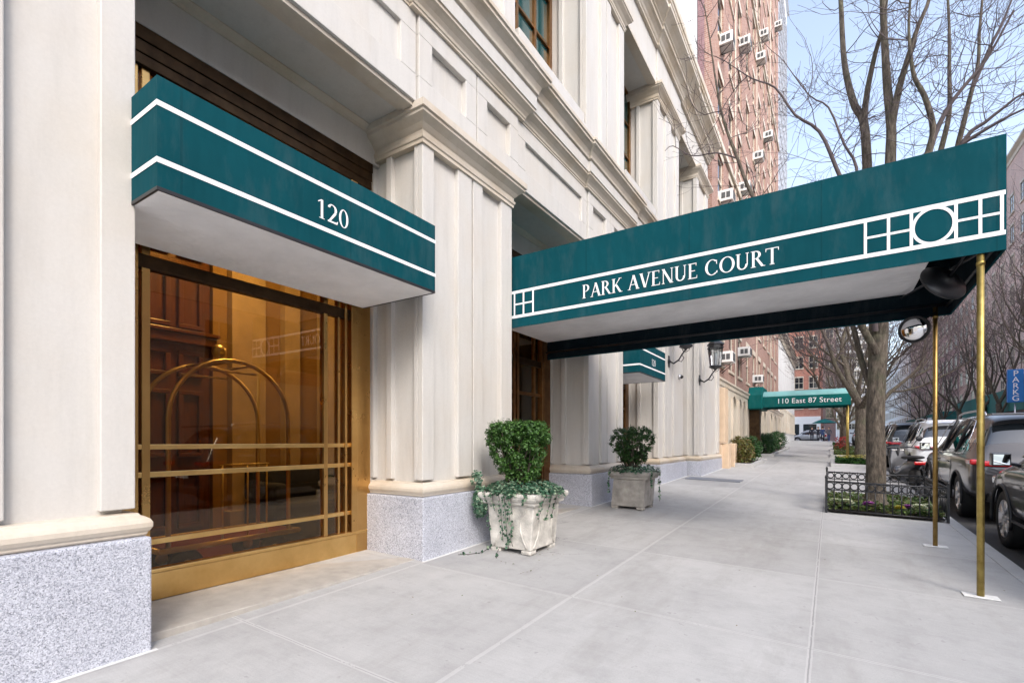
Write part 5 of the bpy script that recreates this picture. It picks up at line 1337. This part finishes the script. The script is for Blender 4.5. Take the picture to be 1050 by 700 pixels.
for s in (-1,1):
    m = MB(); m.tube([(s*.26,1.30,1.04),(s*.34,1.30,1.16),(s*.38,1.28,1.24)], .008, 6); m.lathe([(.01,-.02),(.06,-.015),(.075,.0),(.072,.012),(.02,.014)], 16, M=Mrot((s*.42,1.27,1.27),(0,-1,.1))); m.build('mirror', 'black_iron', S)
m = MB(); m.box(-.12,.12,-.055,.0,.62,.70); m.build('tail_light', 'tail_red', S, bevel=.02)
m = MB(); m.tube([(.20,.1,.30),(.20,.55,.28)], .045, 10); m.tube([(-.12,.72,.12),(-.2,.78,.02)], .014, 6); m.build('exhaust', 'steel', S)
S.location = (1.84, 15.5, g(1.57,15.5)+ROADZ); S.rotation_euler = (0,0,R(12))

# ================================================================ PEOPLE AT THE CROSSING
def person(x, y, rz, lab, top, legs, stride=.25, bag=False, h=1.74):
    z = g(x, y) + (ROADZ if y > 66 else 0)
    A = thing('person', (x,y,z), lab, 'person', 'pedestrians at the crossing', rz)
    k = h/1.74
    J = {'pel':(0,0,.95,.145),'wa':(0,0,1.10,.125),'ch':(0,.01,1.30,.155),'nk':(0,0,1.47,.065),'hd0':(0,.01,1.55,.075),'hd':(0,.02,1.65,.10),'hd1':(0,.01,1.71,.07),
         'sl':(-.18,0,1.42,.065),'el':(-.25,-stride*.25,1.15,.045),'wl':(-.25,stride*.3,.92,.034),'hl':(-.25,stride*.42,.84,.035),
         'sr':(.18,0,1.42,.065),'er':(.25,stride*.1,1.15,.045),'wr':(.24,-stride*.2,.92,.034),'hr':(.24,-stride*.22,.84,.035),
         'pl':(-.10,0,.90,.095),'kl':(-.10,stride*.55,.50,.06),'al':(-.10,stride*.7,.09,.042),'fl':(-.10,stride*.7+.14,.04,.035),
         'pr':(.10,0,.90,.095),'kr':(.10,-stride*.2,.50,.06),'ar':(.10,-stride,.12,.042),'fr':(.10,-stride+.13,.04,.035)}
    E = [('pel','wa'),('wa','ch'),('ch','nk'),('nk','hd0'),('hd0','hd'),('hd','hd1'),('ch','sl'),('sl','el'),('el','wl'),('wl','hl'),('ch','sr'),('sr','er'),('er','wr'),('wr','hr'),('pel','pl'),('pl','kl'),('kl','al'),('al','fl'),('pel','pr'),('pr','kr'),('kr','ar'),('ar','fr')]
    names = list(J); me = bpy.data.meshes.new('tmp'); me.from_pydata([tuple(c*k for c in J[n][:3]) for n in names], [(names.index(a), names.index(b)) for a, b in E], [])
    o = bpy.data.objects.new('tmp', me); col.objects.link(o)
    sk = o.modifiers.new('skin','SKIN'); me.skin_vertices[0].data[0].use_root = True
    for i, n in enumerate(names): r_ = J[n][3]*k; me.skin_vertices[0].data[i].radius = (r_*(1.15 if n in ('ch','wa','pel') else 1), r_*(.8 if n in ('ch','wa','pel') else 1))
    s = o.modifiers.new('s','SUBSURF'); s.levels = 2
    m2 = evaluated(o); bpy.data.objects.remove(o); m2.materials.clear()
    for mt in ('skin', top, legs, 'rubber'): m2.materials.append(MATS[mt])
    for p in m2.polygons:
        c = p.center/k; p.use_smooth = True
        p.material_index = 0 if c.z > 1.46 or (abs(c.x) > .19 and c.z < .91) else (1 if c.z > .80 else (2 if c.z > .09 else 3))
    m2.name = 'body'; b = bpy.data.objects.new('body', m2); col.objects.link(b); b.parent = A
    m = MB(); m.lathe([(.085,-.02),(.108,.03),(.10,.08),(.06,.115),(.01,.125)], 14, M=Matrix.Translation((x,y,z)) @ Matrix.Translation((0,-.015,1.64*k))); hb = m.build('hair', 'hair', A)
    if bag:
        m = MB(); m.box(x+.24,x+.34,y-.2,y+.1,z+.62,z+.86); m.build('shoulder_bag', 'red_cloth', A, bevel=.03)
    return A
person(-1.75,66.8,0,'person in a dark coat walking away at the far crossing, leftmost of the group','dark_cloth','dark_cloth')
person(-1.15,67.6,R(180),'person in dark jacket and grey trousers in the middle of the far group','dark_cloth','grey_cloth',.3)
person(-.7,66.6,R(20),'person in a blue jacket with a red bag at the far crossing','blue_cloth','dark_cloth',.22,True)
person(-.1,68.2,R(160),'person in a grey coat at the right of the far group, near the trees','grey_cloth','blue_cloth',.2)
um = thing('market_umbrella', (-.55,72,g(-.5,72)-.1), 'green umbrella over a stall seen behind the people at the crossing', 'umbrella')
m = MB(); M_ = Matrix.Translation((-.55,72,g(-.5,72)-.1)); m.lathe([(1.35,2.25),(1.2,2.36),(.6,2.62),(.02,2.78)], 8, M=M_, smooth=False); m.build('canopy', 'green_canvas', um)
m = MB(); m.tube([(-.55,72,g(-.5,72)-.1),(-.55,72,g(-.5,72)+2.6)], .025, 8); m.build('pole', 'steel', um)

# ================================================================ FAR BUILDINGS
def block(name, x0, x1, y0, y1, z1, mat, trim, lab, face, nx, fl, zg, ww=1.1, wh=1.7, z0=-.3, base=None, cat='building', cornice=True):
    """face: 'x-' windows on plane x0 looking to -X, 'x+' plane x1, 'y-' plane y0"""
    A = thing(name, ((x0+x1)/2,(y0+y1)/2,0), lab, cat)
    m = MB(); m.box(x0,x1,y0,y1,z0,z1); m.build('wall', mat, A)
    nf = int((z1-zg-1.5)/fl); wi = MB(); pa = MB()
    def win(fc, u, z):
        d = .12
        if fc == 'y-':
            f = lambda a,b,c,e,o0,o1: (a,b,y0-o1,y0-o0,c,e)
            u0 = u
        if fc == 'x-': f = lambda a,b,c,e,o0,o1: (x0-o1,x0-o0,a,b,c,e)
        if fc == 'x+': f = lambda a,b,c,e,o0,o1: (x1+o0,x1+o1,a,b,c,e)
        pa.box(*f(u-ww/2,u+ww/2,z,z+wh,.004,.02)); 
        wi.box(*f(u-ww/2-.1,u+ww/2+.1,z-.16,z-.002,.005,.14)); wi.box(*f(u-ww/2-.1,u+ww/2+.1,z+wh+.002,z+wh+.2,.005,.09))
        wi.box(*f(u-ww/2-.07,u-ww/2,z,z+wh,.005,.07)); wi.box(*f(u+ww/2,u+ww/2+.07,z,z+wh,.005,.07)); wi.box(*f(u-.03,u+.03,z,z+wh,.021,.05)); wi.box(*f(u-ww/2,u-.031,z+wh/2-.03,z+wh/2+.03,.021,.05)); wi.box(*f(u+.031,u+ww/2,z+wh/2-.03,z+wh/2+.03,.021,.05))
    count = 0; firsts = []
    for fc, n in zip(face, nx):
        a, b = (x0, x1) if fc == 'y-' else (y0, y1)
        for i in range(n):
            u = a + (b-a)*(i+.5)/n
            for k in range(nf):
                wi = MB(); pa = MB(); win(fc, u, zg+k*fl)
                firsts.append((wi, pa))
    for wi_, pa_ in firsts[:96]: o = wi_.build('window', trim, A); pa_.build('pane', 'window_glass', o)
    if len(firsts) > 96:
        w2 = MB(); 
        for wi_, pa_ in firsts[96:]:
            w2.add(wi_.v, wi_.f, 0); w2.add(pa_.v, pa_.f, 1)
        o = w2.build('window_field', [trim,'window_glass'], A); o['kind'] = 'stuff'
    if cornice:
        m = MB(); m.sweep([(0,z1-.6),(.08,z1-.6),(.15,z1-.3),(.45,z1-.1),(.45,z1+.1),(0,z1+.12)], [(x0,y0),(x1,y0),(x1,y1),(x0,y1)], closed=True); m.box(x0+.02,x1-.02,y0+.02,y1-.02,z1,z1+.1); m.build('cornice', trim, A)
    if base:
        m = MB(); m.box(x0-.08,x1+.08,y0-.08,y1+.08,z0,base); m.build('stone_base', 'limestone', A)
    return A
block('stone_house', -16, -3.45, 45.1, 65.5, 10.2, 'white_stucco', 'limestone', 'pale low stone house beyond the brick tower, left of the far crossing', ('x+',), (9,), 3.3, 2.2, .9, 1.8)
block('glass_tower', -26, -7.2, 92, 112, 86, 'white_stucco', 'steel', 'slim pale glass tower rising behind the edge of the brick tower', ('y-','x+'), (9,8), 3.6, 4, 1.7, 2.9)
block('corner_building', -17, -1.2, 91, 116, 21, 'red_brick', 'limestone', 'red brick corner building with a white shopfront across the avenue', ('y-',), (8,), 3.2, 6.5, 1.1, 1.7)
sh = thing('shop_front', (-4,90.6,1.2), 'white shopfront with dark windows at the foot of the red brick corner building', 'shopfront')
m = MB(); m.box(-11,-1.2,90.6,90.98,.6,5.2); m.build('fascia', 'white_paint', sh, bevel=.02)
m = MB()
for k in range(4): m.box(-10.6+k*2.35,-8.8+k*2.35,90.55,90.59,1.4,4.0)
m.each('shop_window', 'window_glass', sh)
block('apartment_block', 16.2, 34, 50, 98, 31.5, 'far_pink_brick', 'limestone', 'large pinkish brick apartment block across the street behind the bare trees', ('x-','y-'), (14,6), 3.2, 6.2, 1.3, 1.8, base=6.0)
block('apartment_block', 16.2, 34, 98.2, 150, 30, 'far_purple_brick', 'limestone', 'purplish brick block farther along the far side, behind the convex mirror', ('x-',), (15,), 3.2, 6.2, 1.3, 1.8, base=5.4)
block('office_block', 15.9, 36, 151, 230, 24, 'white_stucco', 'limestone', 'white building at the far end of the street, right of the nearest trunk', ('x-',), (18,), 3.3, 5, 1.6, 2.0)
block('apartment_block', -14, 1.0, 118, 170, 40, 'far_purple_brick', 'limestone', 'tall dusky block seen through the branches behind the red corner building', ('y-','x+'), (7,10), 3.2, 6, 1.2, 1.8)
block('apartment_block', 2.2, 15.2, 232, 260, 45, 'white_stucco', 'limestone', 'hazy pale building closing the view at the end of the roadway', ('y-',), (8,), 3.4, 6, 1.4, 2)
# the far side of the street beside and behind the camera, mirrored in the lobby glass
block('apartment_block', 16.2, 34, -30, 14, 12, 'far_pink_brick', 'limestone', 'low brick block across the street outside the right edge, reflected in the lobby glass', ('x-',), (12,), 3.2, 5.2, 1.3, 1.8, base=4.4)
block('apartment_block', 16.2, 34, 14.2, 49.8, 14, 'red_brick', 'limestone', 'lower red brick block across the street outside the right edge, reflected in glass', ('x-',), (10,), 3.2, 5.2, 1.3, 1.8, base=4.4)

# sidewalk sheds
def shed(y0, y1, z0, z1, lab, logo=False):
    A = thing('sidewalk_shed', (13,(y0+y1)/2,g(1.5,y0)), lab, 'sidewalk shed')
    m = MB(); m.box(12.0,12.06,y0,y1,z0,z1); m.box(12.06,16.1,y0,y0+.06,z0,z1); m.box(12.06,16.1,y0+.06,y1,z0,z0+.15); m.build('green_hoarding', 'hoarding_green', A)
    m = MB(); k = y0+.3
    while k < y1: m.tube([(12.15,k,0),(12.15,k,z0)], .05, 6); k += 2.4
    m.box(12.07,12.2,y0+.1,y1,z0-.25,z0-.001); m.build('steel_posts', 'black_iron', A)
    if logo:
        m = MB(); m.box(11.97,11.995,y0+8,y0+17,z0+.45,z0+1.15); m.build('sign_panel', 'white_paint', A)
    return A
shed(50.9,74,3.7,5.5,'green hoarding of the sidewalk shed behind the blue PARKG sign')
shed(82,118,3.5,5.1,'farther green hoarding with a pale sign, above the white SUV roof',True)
ps = thing('parking_sign', (11.6,50,3.9), 'blue vertical sign lettered PARKG in white at the right edge', 'sign')
m = MB(); m.box(10.92,11.78,49.95,50.2,4.15,6.55); m.build('sign_box', 'sign_blue', ps, bevel=.03)
for k, ch in enumerate('PARKG'): font_part('lettering', ch, .56, Matrix.Translation((11.35,49.94,6.06-k*.45)) @ Matrix.Rotation(R(90),4,'X'), 'white_paint', ps, .01)
m = MB(); m.tube([(11.35,50.1,.8),(11.35,50.1,4.05)], .05, 8); m.build('pole', 'steel', ps)

# ================================================================ LIGHT, SKY, CAMERA
w = bpy.data.worlds.new('World'); scene.world = w; w.use_nodes = True; nt = w.node_tree; nt.nodes.clear()
sky = nt.nodes.new('ShaderNodeTexSky'); sky.sky_type = 'NISHITA'; sky.sun_disc = False
SUN_EL, SUN_AZ = 40, 130          # azimuth measured from +Y toward +X
sky.sun_elevation = R(SUN_EL); sky.sun_rotation = R(SUN_AZ); sky.altitude = 50; sky.air_density = 1.0; sky.dust_density = 2.8; sky.ozone_density = 1.0
hs = nt.nodes.new('ShaderNodeHueSaturation'); hs.inputs['Saturation'].default_value = .74
bg = nt.nodes.new('ShaderNodeBackground'); bg.inputs[1].default_value = .15
ou = nt.nodes.new('ShaderNodeOutputWorld'); nt.links.new(sky.outputs[0], hs.inputs['Color']); nt.links.new(hs.outputs[0], bg.inputs[0]); nt.links.new(bg.outputs[0], ou.inputs[0])
sl = bpy.data.lights.new('sun', 'SUN'); sl.energy = .42; sl.angle = R(14); sl.color = (1,.96,.91)
so = bpy.data.objects.new('sun', sl); col.objects.link(so)
el, az = R(SUN_EL), R(SUN_AZ); dirv = Vector((math.sin(az)*math.cos(el), math.cos(az)*math.cos(el), math.sin(el)))
so.rotation_euler = (-dirv).to_track_quat('-Z','Y').to_euler(); so.location = (0,0,60)
cam = bpy.data.cameras.new('camera'); co = bpy.data.objects.new('camera', cam); col.objects.link(co); scene.camera = co
cam.sensor_fit = 'HORIZONTAL'; cam.sensor_width = 36; cam.lens = 36*505/1050; cam.shift_y = 102/1050; cam.clip_start = .05; cam.clip_end = 4000
th = math.atan(326/505); co.location = (0,0,1.33); co.rotation_euler = (R(90),0,th)
scene.view_settings.view_transform = 'Standard'; scene.view_settings.look = 'None'; scene.view_settings.gamma = 1; scene.view_settings.use_curve_mapping = False
scene.view_settings.exposure = 1.63
scene.render.engine = 'CYCLES'; scene.cycles.transparent_max_bounces = 12; scene.cycles.max_bounces = 12; scene.cycles.diffuse_bounces = 9
